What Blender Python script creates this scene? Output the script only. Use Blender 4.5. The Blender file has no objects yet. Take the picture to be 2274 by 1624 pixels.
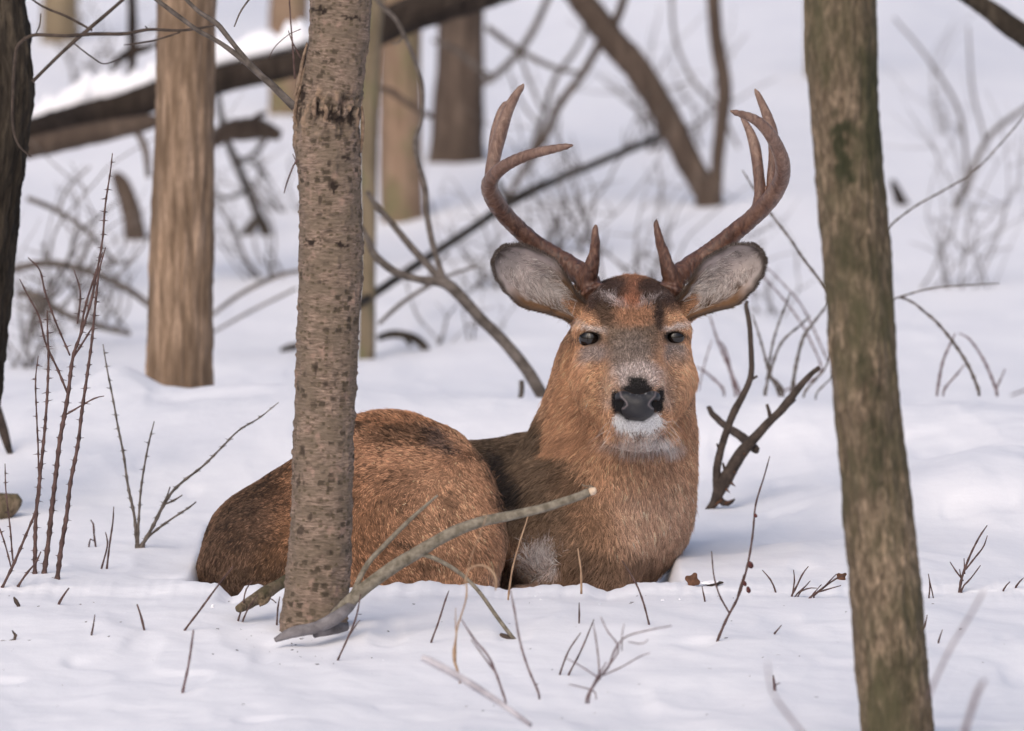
import bpy, math, random
import numpy as np
from mathutils import Vector
rng = np.random.default_rng(7)
random.seed(7)
C = bpy.context.scene

# ---------------------------------------------------------------- camera, world, light, exposure
F_PX, PITCH, CAM_Z = 19390.0, math.radians(4.0), 1.3      # focal length in pixels of a 2274 px wide picture
cam_d = bpy.data.cameras.new('camera')
cam = bpy.data.objects.new('camera', cam_d)
C.collection.objects.link(cam)
cam.location = (0, 0, CAM_Z)
cam.rotation_euler = (math.radians(90) - PITCH, 0, 0)
cam_d.sensor_width = 36.0
cam_d.lens = F_PX / 2274 * 36
cam_d.clip_start, cam_d.clip_end = 0.3, 600
cam_d.dof.use_dof = True
cam_d.dof.focus_distance = 13.5
cam_d.dof.aperture_fstop = 7.0
C.camera = cam

world = bpy.data.worlds.new('World')
C.world = world
world.use_nodes = True
wn = world.node_tree
wn.nodes.clear()
SUN_EL, SUN_ROT = math.radians(42), math.radians(200)
sky = wn.nodes.new('ShaderNodeTexSky')
sky.sky_type = 'NISHITA'
sky.sun_disc = False
sky.sun_elevation, sky.sun_rotation = SUN_EL, SUN_ROT
sky.air_density, sky.dust_density, sky.ozone_density = 1.0, 6.0, 1.5
hsv = wn.nodes.new('ShaderNodeHueSaturation')
hsv.inputs['Saturation'].default_value = 1.0          # cloud cover: the sky is nearly white
bg = wn.nodes.new('ShaderNodeBackground')
bg.inputs['Strength'].default_value = 0.15
wo = wn.nodes.new('ShaderNodeOutputWorld')
wn.links.new(sky.outputs[0], hsv.inputs['Color'])
wn.links.new(hsv.outputs[0], bg.inputs['Color'])
wn.links.new(bg.outputs[0], wo.inputs['Surface'])
sun_d = bpy.data.lights.new('sun', 'SUN')
sun_d.energy, sun_d.angle, sun_d.color = 0.54, math.radians(70), (1.0, 0.972, 0.985)
sun = bpy.data.objects.new('sun', sun_d)
C.collection.objects.link(sun)
# sky rotation is clockwise from +Y; the light comes from behind and to the left of the camera
sdir = Vector((math.sin(SUN_ROT) * math.cos(SUN_EL), math.cos(SUN_ROT) * math.cos(SUN_EL), math.sin(SUN_EL)))
sun.rotation_euler = (-sdir).to_track_quat('-Z', 'Y').to_euler()
C.view_settings.view_transform = 'Standard'
C.view_settings.look = 'None'
C.view_settings.gamma = 1
C.view_settings.exposure = -0.02
C.view_settings.use_curve_mapping = False

# ---------------------------------------------------------------- small helpers
cp, sp_ = math.cos(PITCH), math.sin(PITCH)
def P(px, py, Y):
    """the point at depth Y on the line of sight of pixel (px, py) of the 2274 x 1624 picture"""
    px, py, Y = np.asarray(px, float), np.asarray(py, float), np.asarray(Y, float)
    a, b = (px - 1137) / F_PX, (812 - py) / F_PX
    dy, dz = cp + b * sp_, -sp_ + b * cp
    t = Y / dy
    return np.stack(np.broadcast_arrays(a * t, Y + 0 * t, CAM_Z + dz * t), -1)
def to_px(p):
    p = np.asarray(p, float)
    y, z = p[..., 1], p[..., 2] - CAM_Z
    w = y * cp - z * sp_
    v = y * sp_ + z * cp
    return 1137 + p[..., 0] / w * F_PX, 812 - v / w * F_PX
def M(px, Y=13.8):
    return px * Y / F_PX

def hash3(i, j, k, seed):
    h = (i.astype(np.uint32) * np.uint32(374761393) + j.astype(np.uint32) * np.uint32(668265263)
         + k.astype(np.uint32) * np.uint32(2147483647) + np.uint32(seed * 1274126177 & 0xffffffff))
    h = (h ^ (h >> np.uint32(13))) * np.uint32(1274126177)
    h = h ^ (h >> np.uint32(16))
    h = h * np.uint32(2246822519)
    h = h ^ (h >> np.uint32(15))
    return (h & np.uint32(0xffffff)).astype(np.float32) / np.float32(0xffffff)
def vnoise(x, y, z, seed=0):
    x, y, z = np.broadcast_arrays(np.asarray(x, np.float32), np.asarray(y, np.float32), np.asarray(z, np.float32))
    fx, fy, fz = np.floor(x), np.floor(y), np.floor(z)
    i, j, k = fx.astype(np.int64), fy.astype(np.int64), fz.astype(np.int64)
    u, v, w = x - fx, y - fy, z - fz
    u, v, w = u * u * (3 - 2 * u), v * v * (3 - 2 * v), w * w * (3 - 2 * w)
    r = 0
    with np.errstate(over='ignore'):
        for a in (0, 1):
            for b in (0, 1):
                for c in (0, 1):
                    wt = (u if a else 1 - u) * (v if b else 1 - v) * (w if c else 1 - w)
                    r = r + wt * hash3(i + a, j + b, k + c, seed)
    return r * 2 - 1
def fbm(x, y, z, oct=4, seed=0, gain=.5):
    r, a = 0, 1.0
    for o in range(oct):
        r = r + a * vnoise(x * 2 ** o, y * 2 ** o, z * 2 ** o, seed + o)
        a *= gain
    return r
def sstep(e0, e1, x):
    t = np.clip((x - e0) / (e1 - e0), 0, 1)
    return t * t * (3 - 2 * t)

def mesh_obj(name, V, Fs, mat=None, parent=None, smooth=True):
    """V (n,3); Fs a list of (m,k) index arrays"""
    me = bpy.data.meshes.new(name)
    V = np.asarray(V, np.float32)
    if isinstance(Fs, np.ndarray): Fs = [Fs]
    Fs = [np.asarray(f, np.int32) for f in Fs if len(f)]
    nf = sum(len(f) for f in Fs)
    loops = np.concatenate([f.ravel() for f in Fs])
    tot = np.concatenate([np.full(len(f), f.shape[1], np.int32) for f in Fs])
    me.vertices.add(len(V)); me.vertices.foreach_set('co', V.ravel())
    me.loops.add(len(loops)); me.loops.foreach_set('vertex_index', loops)
    me.polygons.add(nf)
    me.polygons.foreach_set('loop_start', np.concatenate([[0], np.cumsum(tot)[:-1]]).astype(np.int32))
    me.polygons.foreach_set('loop_total', tot)
    me.update(calc_edges=True)
    me.polygons.foreach_set('use_smooth', np.full(nf, smooth))
    o = bpy.data.objects.new(name, me)
    C.collection.objects.link(o)
    if mat: me.materials.append(mat)
    if parent:
        o.parent = parent
        o.matrix_parent_inverse.identity()
        # vertices are in world space: take the parent's own place off
        me.vertices.foreach_set('co', (V - np.array(parent.location, np.float32)).ravel())
        me.update()
    return o
def recentre(o, base):
    """give a thing built in world space its origin at its base"""
    me = o.data
    n = len(me.vertices); co = np.empty(n * 3, np.float32)
    me.vertices.foreach_get('co', co)
    co = co.reshape(-1, 3) - np.array(base, np.float32)
    me.vertices.foreach_set('co', co.ravel()); me.update()
    o.location = [float(c) for c in base]
def tag(o, label=None, cat=None, group=None, kind=None):
    if label: o['label'] = label
    if cat: o['category'] = cat
    if group: o['group'] = group
    if kind: o['kind'] = kind
    return o
def empty(name, base, label, cat, group=None):
    o = bpy.data.objects.new(name, None)
    C.collection.objects.link(o)
    o.location = [float(c) for c in base]
    return tag(o, label, cat, group)
def vattr(o, name, data, typ='FLOAT_COLOR', dom='POINT'):
    a = o.data.attributes.new(name, typ, dom)
    if typ == 'FLOAT_COLOR':
        d = np.ones((len(data), 4), np.float32); d[:, :3] = data
        a.data.foreach_set('color', d.ravel())
    else:
        a.data.foreach_set('value', np.asarray(data, np.float32).ravel())

# ---------------------------------------------------------------- materials
def new_mat(name, rough=.8, spec=.3):
    m = bpy.data.materials.new(name)
    m.use_nodes = True
    nt = m.node_tree
    b = nt.nodes['Principled BSDF']
    b.inputs['Roughness'].default_value = rough
    b.inputs['Specular IOR Level'].default_value = spec
    return m, nt, b
def nd(nt, typ, **kw):
    n = nt.nodes.new(typ)
    for k, v in kw.items():
        if k.startswith('in_'):
            k = k[3:]
            n.inputs[int(k) if k.isdigit() else k.replace('_', ' ')].default_value = v
        else: setattr(n, k, v)
    return n
def coords(nt, scale, kind='Object', rot=(0, 0, 0)):
    tc = nd(nt, 'ShaderNodeTexCoord')
    mp = nd(nt, 'ShaderNodeMapping')
    mp.inputs['Scale'].default_value = scale
    mp.inputs['Rotation'].default_value = rot
    nt.links.new(tc.outputs[kind], mp.inputs[0])
    return mp.outputs[0]
def noise(nt, vec, scale=1, detail=4, rough=.55, dist=0.0):
    n = nd(nt, 'ShaderNodeTexNoise')
    n.inputs['Scale'].default_value = scale
    n.inputs['Detail'].default_value = detail
    n.inputs['Roughness'].default_value = rough
    n.inputs['Distortion'].default_value = dist
    nt.links.new(vec, n.inputs['Vector'])
    return n.outputs['Fac']
def ramp(nt, fac, stops):
    r = nd(nt, 'ShaderNodeValToRGB')
    el = r.color_ramp.elements
    while len(el) < len(stops): el.new(.5)
    for e, (p, c) in zip(el, stops):
        e.position = p
        e.color = (*c, 1) if not isinstance(c, (int, float)) else (c, c, c, 1)
    nt.links.new(fac, r.inputs[0])
    return r.outputs[0]
def mix(nt, fac, a, b, mode='MIX'):
    m = nd(nt, 'ShaderNodeMix', data_type='RGBA', blend_type=mode)
    for s, v in ((m.inputs[0], fac), (m.inputs[6], a), (m.inputs[7], b)):
        if isinstance(v, (int, float)): s.default_value = v
        elif isinstance(v, tuple): s.default_value = (*v, 1)
        else: nt.links.new(v, s)
    return m.outputs[2]
def bump(nt, bsdf, h, dist, strength=1.0):
    b = nd(nt, 'ShaderNodeBump')
    b.inputs['Distance'].default_value = dist
    b.inputs['Strength'].default_value = strength
    nt.links.new(h, b.inputs['Height'])
    nt.links.new(b.outputs[0], bsdf.inputs['Normal'])

def furrow_mat(name, dark, mid, light, moss=None, moss_amt=.5, sx=55, sz=9, bdist=.006):
    """bark with long vertical furrows"""
    m, nt, b = new_mat(name, .9, .15)
    v = coords(nt, (sx, sx, sz))
    n1 = noise(nt, v, 1, 6, .62, .4)
    n2 = noise(nt, coords(nt, (7, 7, 5)), 1, 4)
    n3 = noise(nt, coords(nt, (230, 230, 70)), 1, 3)
    c = ramp(nt, n1, [(.30, dark), (.47, mid), (.68, light)])
    c = mix(nt, ramp(nt, n3, [(.38, 0.0), (.6, .45)]), c, mid)
    c = mix(nt, ramp(nt, n2, [(.40, 0.0), (.62, .6)]), c, tuple(x * .55 for x in mid))
    if moss:
        n4 = noise(nt, coords(nt, (12, 12, 6), rot=(0, 0, 1)), 1, 5, .65)
        c = mix(nt, ramp(nt, n4, [(.62 - moss_amt * .25, 0.0), (.72 - moss_amt * .15, .85)]), c, moss)
    pa = nd(nt, 'ShaderNodeAttribute', attribute_name='moss_patch')
    c = mix(nt, pa.outputs['Fac'], c, (.030, .034, .018))
    nt.links.new(c, b.inputs['Base Color'])
    bump(nt, b, n1, bdist)
    return m
def twig_mat(name, c1, c2, scale=60, rough=.7):
    m, nt, b = new_mat(name, rough, .25)
    v = coords(nt, (1, 1, 1))
    n = noise(nt, v, scale, 5, .65)
    c = ramp(nt, n, [(.34, c1), (.66, c2)])
    nt.links.new(c, b.inputs['Base Color'])
    bump(nt, b, n, .0015)
    return m
def attr_mat(name, attr, rough=.7, spec=.2):
    m, nt, b = new_mat(name, rough, spec)
    a = nd(nt, 'ShaderNodeAttribute', attribute_name=attr)
    nt.links.new(a.outputs['Color'], b.inputs['Base Color'])
    return m, nt, b, a.outputs['Color']

# snow
MS, nt, b = new_mat('snow', .62, .22)
n1 = noise(nt, coords(nt, (1, 1, 1)), 260, 3, .6)
n2 = noise(nt, coords(nt, (1, 1, 1)), 26, 4, .5)
n3 = noise(nt, coords(nt, (1, 1, 1)), 3.5, 4, .55)
c = ramp(nt, n3, [(.3, (.79, .795, .85)), (.7, (.84, .845, .89))])
nt.links.new(c, b.inputs['Base Color'])
hh = nd(nt, 'ShaderNodeMath', operation='MULTIPLY_ADD')
hh.inputs[1].default_value = .12
nt.links.new(n1, hh.inputs[0]); nt.links.new(n2, hh.inputs[2])
bump(nt, b, hh.outputs[0], .006, .4)
b.inputs['Subsurface Weight'].default_value = 0.0

# cherry-like bark of the tree beside the deer: UV = arc length, height, in metres
MCH, nt, b = new_mat('flaky_bark', .85, .18)
uv = nd(nt, 'ShaderNodeUVMap', uv_map='wrap').outputs[0]
def uvs(scale):
    mp = nd(nt, 'ShaderNodeMapping'); mp.inputs['Scale'].default_value = scale
    nt.links.new(uv, mp.inputs[0]); return mp.outputs[0]
a1 = noise(nt, uvs((70, 330, 1)), 1, 5, .65, .6)        # thin horizontal streaks
a2 = noise(nt, uvs((22, 30, 1)), 1, 4, .6)
a3 = noise(nt, uvs((160, 160, 1)), 1, 3, .6)
c = ramp(nt, a1, [(.34, (.082, .058, .046)), (.47, (.215, .157, .122)), (.66, (.365, .272, .215))])
c = mix(nt, ramp(nt, a2, [(.40, 0.0), (.56, .65)]), c, (.150, .118, .086))
c = mix(nt, ramp(nt, noise(nt, uvs((40, 34, 1)), 1, 3, .5), [(.60, 0.0), (.70, .7)]), c, (.36, .245, .195))
def spots(sc, thr, gate, off):
    mp = nd(nt, 'ShaderNodeMapping'); mp.inputs['Scale'].default_value = sc; mp.inputs['Location'].default_value = off
    nt.links.new(uv, mp.inputs[0])
    wv = noise(nt, mp.outputs[0], 2.2, 2)
    vm = nd(nt, 'ShaderNodeVectorMath', operation='ADD')
    wc = nd(nt, 'ShaderNodeCombineXYZ'); 
    ms = nd(nt, 'ShaderNodeMath', operation='MULTIPLY'); ms.inputs[1].default_value = .5
    nt.links.new(wv, ms.inputs[0]); nt.links.new(ms.outputs[0], wc.inputs[0]); nt.links.new(ms.outputs[0], wc.inputs[1])
    nt.links.new(mp.outputs[0], vm.inputs[0]); nt.links.new(wc.outputs[0], vm.inputs[1])
    vo = nd(nt, 'ShaderNodeTexVoronoi', voronoi_dimensions='2D', distance='CHEBYCHEV')
    vo.inputs['Scale'].default_value = 1; vo.inputs['Randomness'].default_value = .8
    nt.links.new(vm.outputs[0], vo.inputs['Vector'])
    d = ramp(nt, vo.outputs['Distance'], [(thr * .55, 1.0), (thr, 0.0)])
    g = ramp(nt, nd_sep(vo.outputs['Color']), [(gate, 0.0), (gate + .06, 1.0)])
    return mix(nt, 1.0, d, g, 'MULTIPLY')
def nd_sep(col):
    s = nd(nt, 'ShaderNodeSeparateColor'); nt.links.new(col, s.inputs[0]); return s.outputs[0]
s1 = spots((58, 80, 1), .36, .50, (0, 0, 0))
s1 = mix(nt, 1.0, s1, ramp(nt, noise(nt, uvs((14, 24, 1)), 1, 3, .6), [(.44, .12), (.56, 1.0)]), 'MULTIPLY')
s2 = spots((110, 150, 1), .36, .74, (3.3, 7.1, 0))
c = mix(nt, mix(nt, 1.0, s2, (.75, .75, .75), 'MULTIPLY'), c, (.085, .066, .040))
c = mix(nt, mix(nt, 1.0, s1, (.92, .92, .92), 'MULTIPLY'), c, (.055, .042, .030))
li = noise(nt, uvs((26, 20, 1)), 1, 6, .7)
c = mix(nt, ramp(nt, li, [(.67, 0.0), (.73, .6)]), c, (.27, .31, .24))
wound = nd(nt, 'ShaderNodeAttribute', attribute_name='wound')
c = mix(nt, wound.outputs['Fac'], c, (.030, .021, .017))
pale = nd(nt, 'ShaderNodeAttribute', attribute_name='flake')
c = mix(nt, pale.outputs['Fac'], c, (.36, .25, .175))
nt.links.new(c, b.inputs['Base Color'])
hm = mix(nt, s1, a1, (.1, .1, .1))
bump(nt, b, hm, .0035)

M_TAN = furrow_mat('tan_bark', (.060, .038, .025), (.225, .155, .105), (.56, .40, .29), sx=80, sz=8)
M_MOSSY = furrow_mat('mossy_bark', (.030, .022, .015), (.155, .118, .082), (.44, .33, .235), moss=(.075, .070, .040), moss_amt=.75, sx=115, sz=44)
M_DARK = furrow_mat('dark_bark', (.012, .010, .009), (.035, .028, .022), (.10, .08, .06), sx=60, sz=9)
M_BROWN = furrow_mat('brown_bark', (.040, .029, .023), (.095, .070, .056), (.17, .128, .10))
M_OLIVE = furrow_mat('olive_bark', (.11, .085, .05), (.195, .155, .105), (.29, .23, .16), moss=(.14, .15, .07), moss_amt=.4)
M_ORANGE = furrow_mat('orange_bark', (.14, .095, .065), (.25, .17, .12), (.34, .25, .18), moss=(.16, .15, .08), moss_amt=.5)
M_FAR = furrow_mat('far_bark', (.14, .11, .07), (.23, .18, .12), (.32, .26, .18))
M_LOG = furrow_mat('log_bark', (.012, .009, .008), (.032, .024, .020), (.085, .065, .052))
M_FLAKE = twig_mat('bark_flake', (.10, .065, .045), (.30, .215, .155), 120, .9)
M_GREY = twig_mat('grey_twig', (.055, .045, .038), (.16, .135, .12))
M_RED = twig_mat('red_brown_twig', (.045, .026, .024), (.13, .080, .072))
M_DKTW = twig_mat('dark_twig', (.030, .022, .018), (.085, .062, .050))
M_PALE = twig_mat('pale_green_twig', (.10, .085, .062), (.25, .22, .175), 90)
M_BLUR = twig_mat('mauve_twig', (.10, .065, .07), (.20, .145, .15))
M_ROOT = twig_mat('snow_dusted_root', (.09, .08, .083), (.22, .205, .215), 45)
M_STRAW = twig_mat('straw', (.26, .16, .10), (.42, .29, .19))
M_FROST = twig_mat('frosted_wood', (.30, .28, .31), (.60, .58, .62), 30)
M_CUT = twig_mat('raw_wood', (.55, .40, .28), (.75, .60, .46), 200)
M_LEAF = twig_mat('dead_leaf', (.06, .028, .016), (.15, .072, .042), 90)
M_BUD = twig_mat('red_bud', (.05, .014, .014), (.11, .035, .03), 90)

# ---------------------------------------------------------------- snow ground
LEDGE_Y = 13.46
lp = np.array([(0, 1290), (120, 1296), (300, 1302), (430, 1293), (480, 1297), (498, 1312), (512, 1327), (530, 1322), (545, 1301), (575, 1297),
      (590, 1306), (604, 1312), (620, 1300), (790, 1304), (806, 1300), (850, 1301), (880, 1294), (905, 1298), (950, 1291), (975, 1296), (1010, 1302), (1050, 1299), (1090, 1305),
      (1130, 1314), (1150, 1306), (1180, 1303), (1230, 1301), (1262, 1306), (1300, 1298), (1325, 1306), (1347, 1316), (1372, 1307), (1400, 1299),
      (1480, 1296), (1540, 1297), (1700, 1296), (1900, 1300), (2274, 1290)], float)
lw = P(lp[:, 0], lp[:, 1], LEDGE_Y)
LX, LZ = lw[:, 0], lw[:, 2]
YP = np.array([-5, 2, 6, 9, 11, 12, 12.95, 13.35, 13.46, 14.3, 15.0, 15.6, 16.2, 17.2, 18.4, 20, 22, 25, 28, 32, 38, 50, 80, 150, 300, 560])
ZP = np.array([-.5, -.14, -.10, -.07, -.05, -.03, .0, .012, .017, .02, .05, .150, .100, .0, -.015, .05, .16, .30, .50, .85, 1.5, 3.3, 9, 24, 50, 95])
def bumpf(x, y, cx, cy, rx, ry, h):
    return h * np.exp(-((x - cx) / rx) ** 2 - ((y - cy) / ry) ** 2)
def ground(x, y, fine=True):
    x, y = np.asarray(x, float), np.asarray(y, float)
    far = np.clip((y - 16) / 20, 0, 1)
    ys = y + .25 * fbm(x * .9, y * .3, 0, 2, 11) * np.clip(np.abs(y - 13.4) - .35, 0, 1)
    z = np.interp(ys, YP, ZP)
    # smooth the kinks of the profile
    for d in (.12, .25):
        z = z * .6 + .2 * (np.interp(ys - d, YP, ZP) + np.interp(ys + d, YP, ZP))
    z = z + (.016 + .05 * far) * fbm(x * (1.6 - far), y * (.9 - .4 * far), 3, 3, 21) * np.clip(np.abs(y - 13.46) / .3, 0, 1)
    z = z + .0045 * fbm(x * 7, y * 4, 1, 3, 31) * np.clip(np.abs(y - 13.46) / .2, .15, 1)
    # mound behind the stems on the left, heap on the right
    a = P(560, 890, 15.3)
    z = z + bumpf(x, y, a[0], 15.35, .34, .5, .030)
    a = P(2140, 1090, 14.7)
    n = fbm(x * 5, y * 4, 5, 3, 41)
    z = z + bumpf(x + .06 * n, y + .05 * n, a[0] + .02, 14.55, .22, .28, .075) + bumpf(x, y, a[0] + .3, 15.0, .35, .4, .08)
    z = z + bumpf(x, y, P(270, 800, 16.1)[0], 16.05, .075, .30, .050)
    z = z + bumpf(x, y, P(1700, 870, 15.4)[0], 15.35, .30, .16, .016)
    # drifts, slumps and small pits
    near = sstep(30, 16, y) * np.clip(np.abs(y - 13.46) / .35, 0, 1)
    dr = fbm(x * 3.1 + 4, y * 1.3, 2, 4, 141)
    z = z + near * .008 * (1 - np.abs(dr)) ** 2
    z = z + near * 0.0025 * fbm(x * 13, y * 7, 4, 3, 151)
    pit = vnoise(x * 11 + 3, y * 6, 9, 161)
    z = z - near * .007 * sstep(.55, .85, pit)
    # raised lip of trodden snow in front of the animal
    L = np.interp(x, LX, LZ) + .0016 * vnoise(x * 150, 0, 0, 51) + .0012 * vnoise(x * 60, 3, 0, 52)
    w = sstep(13.22, 13.455, y) * (1 - sstep(13.48, 13.62, y))
    w = np.where((y >= 13.44) & (y <= 13.49), 1, w)
    z = z * (1 - w) + w * (L - .012 * (1 - sstep(13.36, 13.455, y)) - .0)
    x0, x1 = P(425, 1300, 13.6)[0], P(1500, 1300, 13.6)[0]
    wb = sstep(13.475, 13.53, y) * (1 - sstep(14.25, 14.5, y)) * sstep(x0 - .01, x0 + .03, x) * (1 - sstep(x1 - .03, x1 + .01, x))
    z = z - .10 * wb
    # snow blown up against the trunks and small wells round them
    for bx, by, r, h in WELLS:
        d = np.hypot(x - bx, y - by)
        z = z + h * np.exp(-((d - r) / (.45 * r)) ** 2)
    return z
def hit(px, py, y0=8.0, y1=60.0):
    """where the line of sight of a pixel meets the snow"""
    ys = np.arange(y0, y1, .01)
    p = P(px, py, ys)
    g = ground(p[:, 0], p[:, 1])
    k = np.argmax(p[:, 2] <= g)
    return float(ys[k]) if (p[:, 2] <= g).any() else y1
WELLS = []
tb = P(700, 1395, 12.98)
WELLS.append((tb[0], tb[1], .085, .006))

def axis(parts):
    out = []
    for a, b_, st in parts: out.append(np.arange(a, b_, st))
    return np.unique(np.round(np.concatenate(out), 5))
gy = axis([(-5, 9, .5), (9, 11, .06), (11, 13.2, .016), (13.2, 13.7, .007), (13.7, 16.4, .02), (16.4, 20, .05), (20, 34, .14), (34, 60, .7), (60, 560.1, 14)])
gx = axis([(-260, -40, 14), (-40, -6, 1.5), (-6, -1.6, .1), (-1.6, -.95, .03), (-.95, .95, .0052), (.95, 1.6, .03), (1.6, 6, .1), (6, 40, 1.5), (40, 261, 14)])
GX, GY = np.meshgrid(gx, gy)
GZ = ground(GX, GY)
nx, ny = len(gx), len(gy)
# fray the lip a little sideways so its edge is not a graph of x alone
V = np.stack([GX, GY + np.where((GY > 13.40) & (GY < 13.55), .006 * vnoise(GX * 70, GY * 40, 0, 61), 0), GZ], -1).reshape(-1, 3)
I = (np.arange(ny - 1)[:, None] * nx + np.arange(nx - 1)[None]).ravel()
snow = mesh_obj('snow_ground', V, np.stack([I, I + 1, I + nx + 1, I + nx], 1), MS)
tag(snow, 'white snow covering the forest floor and the slope behind', None, None, 'structure')

# ---------------------------------------------------------------- trunks and limbs
def smooth_path(pts, n):
    """Catmull-Rom through pts (k, d) resampled to n rows by arc length"""
    pts = np.asarray(pts, float)
    if len(pts) < 3:
        t = np.linspace(0, 1, n)[:, None]
        return pts[0] * (1 - t) + pts[-1] * t
    p = np.vstack([2 * pts[0] - pts[1], pts, 2 * pts[-1] - pts[-2]])
    out = []
    for i in range(1, len(p) - 2):
        t = np.linspace(0, 1, 24, endpoint=False)[:, None]
        a, b_, c_, d = p[i - 1], p[i], p[i + 1], p[i + 2]
        out.append(.5 * (2 * b_ + (c_ - a) * t + (2 * a - 5 * b_ + 4 * c_ - d) * t ** 2 + (3 * b_ - a - 3 * c_ + d) * t ** 3))
    out = np.vstack(out + [pts[-1:]])
    s = np.concatenate([[0], np.cumsum(np.linalg.norm(np.diff(out[:, :3], axis=0), axis=1))])
    u = np.linspace(0, s[-1], n)
    return np.stack([np.interp(u, s, out[:, k]) for k in range(out.shape[1])], 1)
def frames(c):
    T = np.gradient(c, axis=0); T /= np.linalg.norm(T, axis=1, keepdims=True) + 1e-12
    N = np.empty_like(T)
    ref = np.array([0, 1., 0]) if abs(T[0][1]) < .9 else np.array([1., 0, 0])
    n = ref - T[0] * ref.dot(T[0])
    for i in range(len(T)):
        n = n - T[i] * n.dot(T[i]); n = n / (np.linalg.norm(n) + 1e-12)
        N[i] = n
    return T, N, np.cross(T, N)
def tube_arrays(path, seg, rows, disp=None, cap=True):
    """path (k,4) = x, y, z, r -> verts, quads, caps, u (arc), v (length)"""
    q = smooth_path(path, rows)
    c, r = q[:, :3], q[:, 3]
    T, N, B = frames(c)
    th = np.arange(seg) / seg * 2 * np.pi
    s = np.concatenate([[0], np.cumsum(np.linalg.norm(np.diff(c, axis=0), axis=1))])
    TH, S = np.meshgrid(th, s)
    R = np.repeat(r[:, None], seg, 1)
    if disp is not None: R = R + disp(TH, S, R)
    V = c[:, None] + R[..., None] * (np.cos(TH)[..., None] * N[:, None] + np.sin(TH)[..., None] * B[:, None])
    i = np.arange(rows - 1)[:, None] * seg; j = np.arange(seg)[None]; j2 = (j + 1) % seg
    F = np.stack([i + j, i + j2, i + seg + j2, i + seg + j], -1).reshape(-1, 4)
    V = V.reshape(-1, 3); caps = []
    if cap:
        n0 = len(V)
        V = np.vstack([V, c[:1], c[-1:]])
        k = np.arange(seg); k2 = (k + 1) % seg
        caps = [np.stack([k2, k, np.full(seg, n0)], 1), np.stack([k + (rows - 1) * seg, k2 + (rows - 1) * seg, np.full(seg, n0 + 1)], 1)]
    return V, F, caps, TH, S
def furrow_disp(amp, k=14, kz=9, seed=0, lump=.04):
    def f(TH, S, R):
        n = fbm(np.cos(TH) * k * .35, np.sin(TH) * k * .35, S * kz, 4, seed, .6)
        rid = 1 - np.abs(fbm(np.cos(TH) * k * .5, np.sin(TH) * k * .5, S * kz * .8, 3, seed + 9)) * 1.6
        return amp * R * (.6 * n + .7 * (rid - .5)) + lump * R * fbm(np.cos(TH), np.sin(TH), S * 3, 2, seed + 20)
    return f
def path_px(pts, Y, dY=0.0):
    """pts of (px, py, r_px[, dY]) on the plane at depth Y"""
    out = []
    for q in pts:
        y = Y + (q[3] if len(q) > 3 else 0)
        p = P(q[0], q[1], y)
        out.append([*p, q[2] * y / F_PX])
    return np.array(out)
def trunk(name, label, pts, Y, mat, disp, seg=72, rows=340, top=1.6, group=None, limbs=()):
    """a standing tree whose trunk runs on above the picture and below the snow"""
    pa = path_px(pts, Y)
    if pa[0, 2] < pa[-1, 2]: pa = pa[::-1]                 # top first
    d = pa[0] - pa[1]; d = d / np.linalg.norm(d[:3])
    ext = [[*(pa[0, :3] + d[:3] * t), pa[0, 3] * f] for t, f in ((top * 2.2, .72), (top * 1.2, .86), (top * .6, .93), (top * .28, .97), (.12, .99)) ]
    db = pa[-1] - pa[-2]; db = db / np.linalg.norm(db[:3])
    bot = [[*(pa[-1, :3] + db[:3] * .12), pa[-1, 3] * 1.08]]
    vis = len(ext)
    full = np.vstack([np.array(ext), pa, np.array(bot)])
    base = np.array([pa[-1, 0], pa[-1, 1], float(ground(pa[-1, 0], pa[-1, 1]))])
    e = empty(name, base, label, 'tree', group)
    # picture part in fine rows, the part above in coarse rows
    V, F, caps, TH, S = tube_arrays(full[::-1], seg, rows, disp)
    t = mesh_obj('trunk', V, [F] + caps, mat, e)
    # crown limbs far above the picture
    topp = full[0]
    for i in range(4):
        a = rng.uniform(0, 6.28); l = rng.uniform(.8, 1.5)
        b0 = full[1, :3] + (full[0, :3] - full[1, :3]) * rng.uniform(.5, 1)
        tip = b0 + np.array([math.cos(a) * l * .6, math.sin(a) * l * .6, l])
        rr = topp[3] * .4
        lp_ = np.array([[*b0, rr], [*(b0 * .5 + tip * .5 + [0, 0, -.08]), rr * .7], [*tip, rr * .25]])
        v2, f2, c2, _, _ = tube_arrays(lp_, 8, 8)
        mesh_obj('limb', v2, [f2] + c2, mat, e)
    return e, t, (TH, S)

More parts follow.
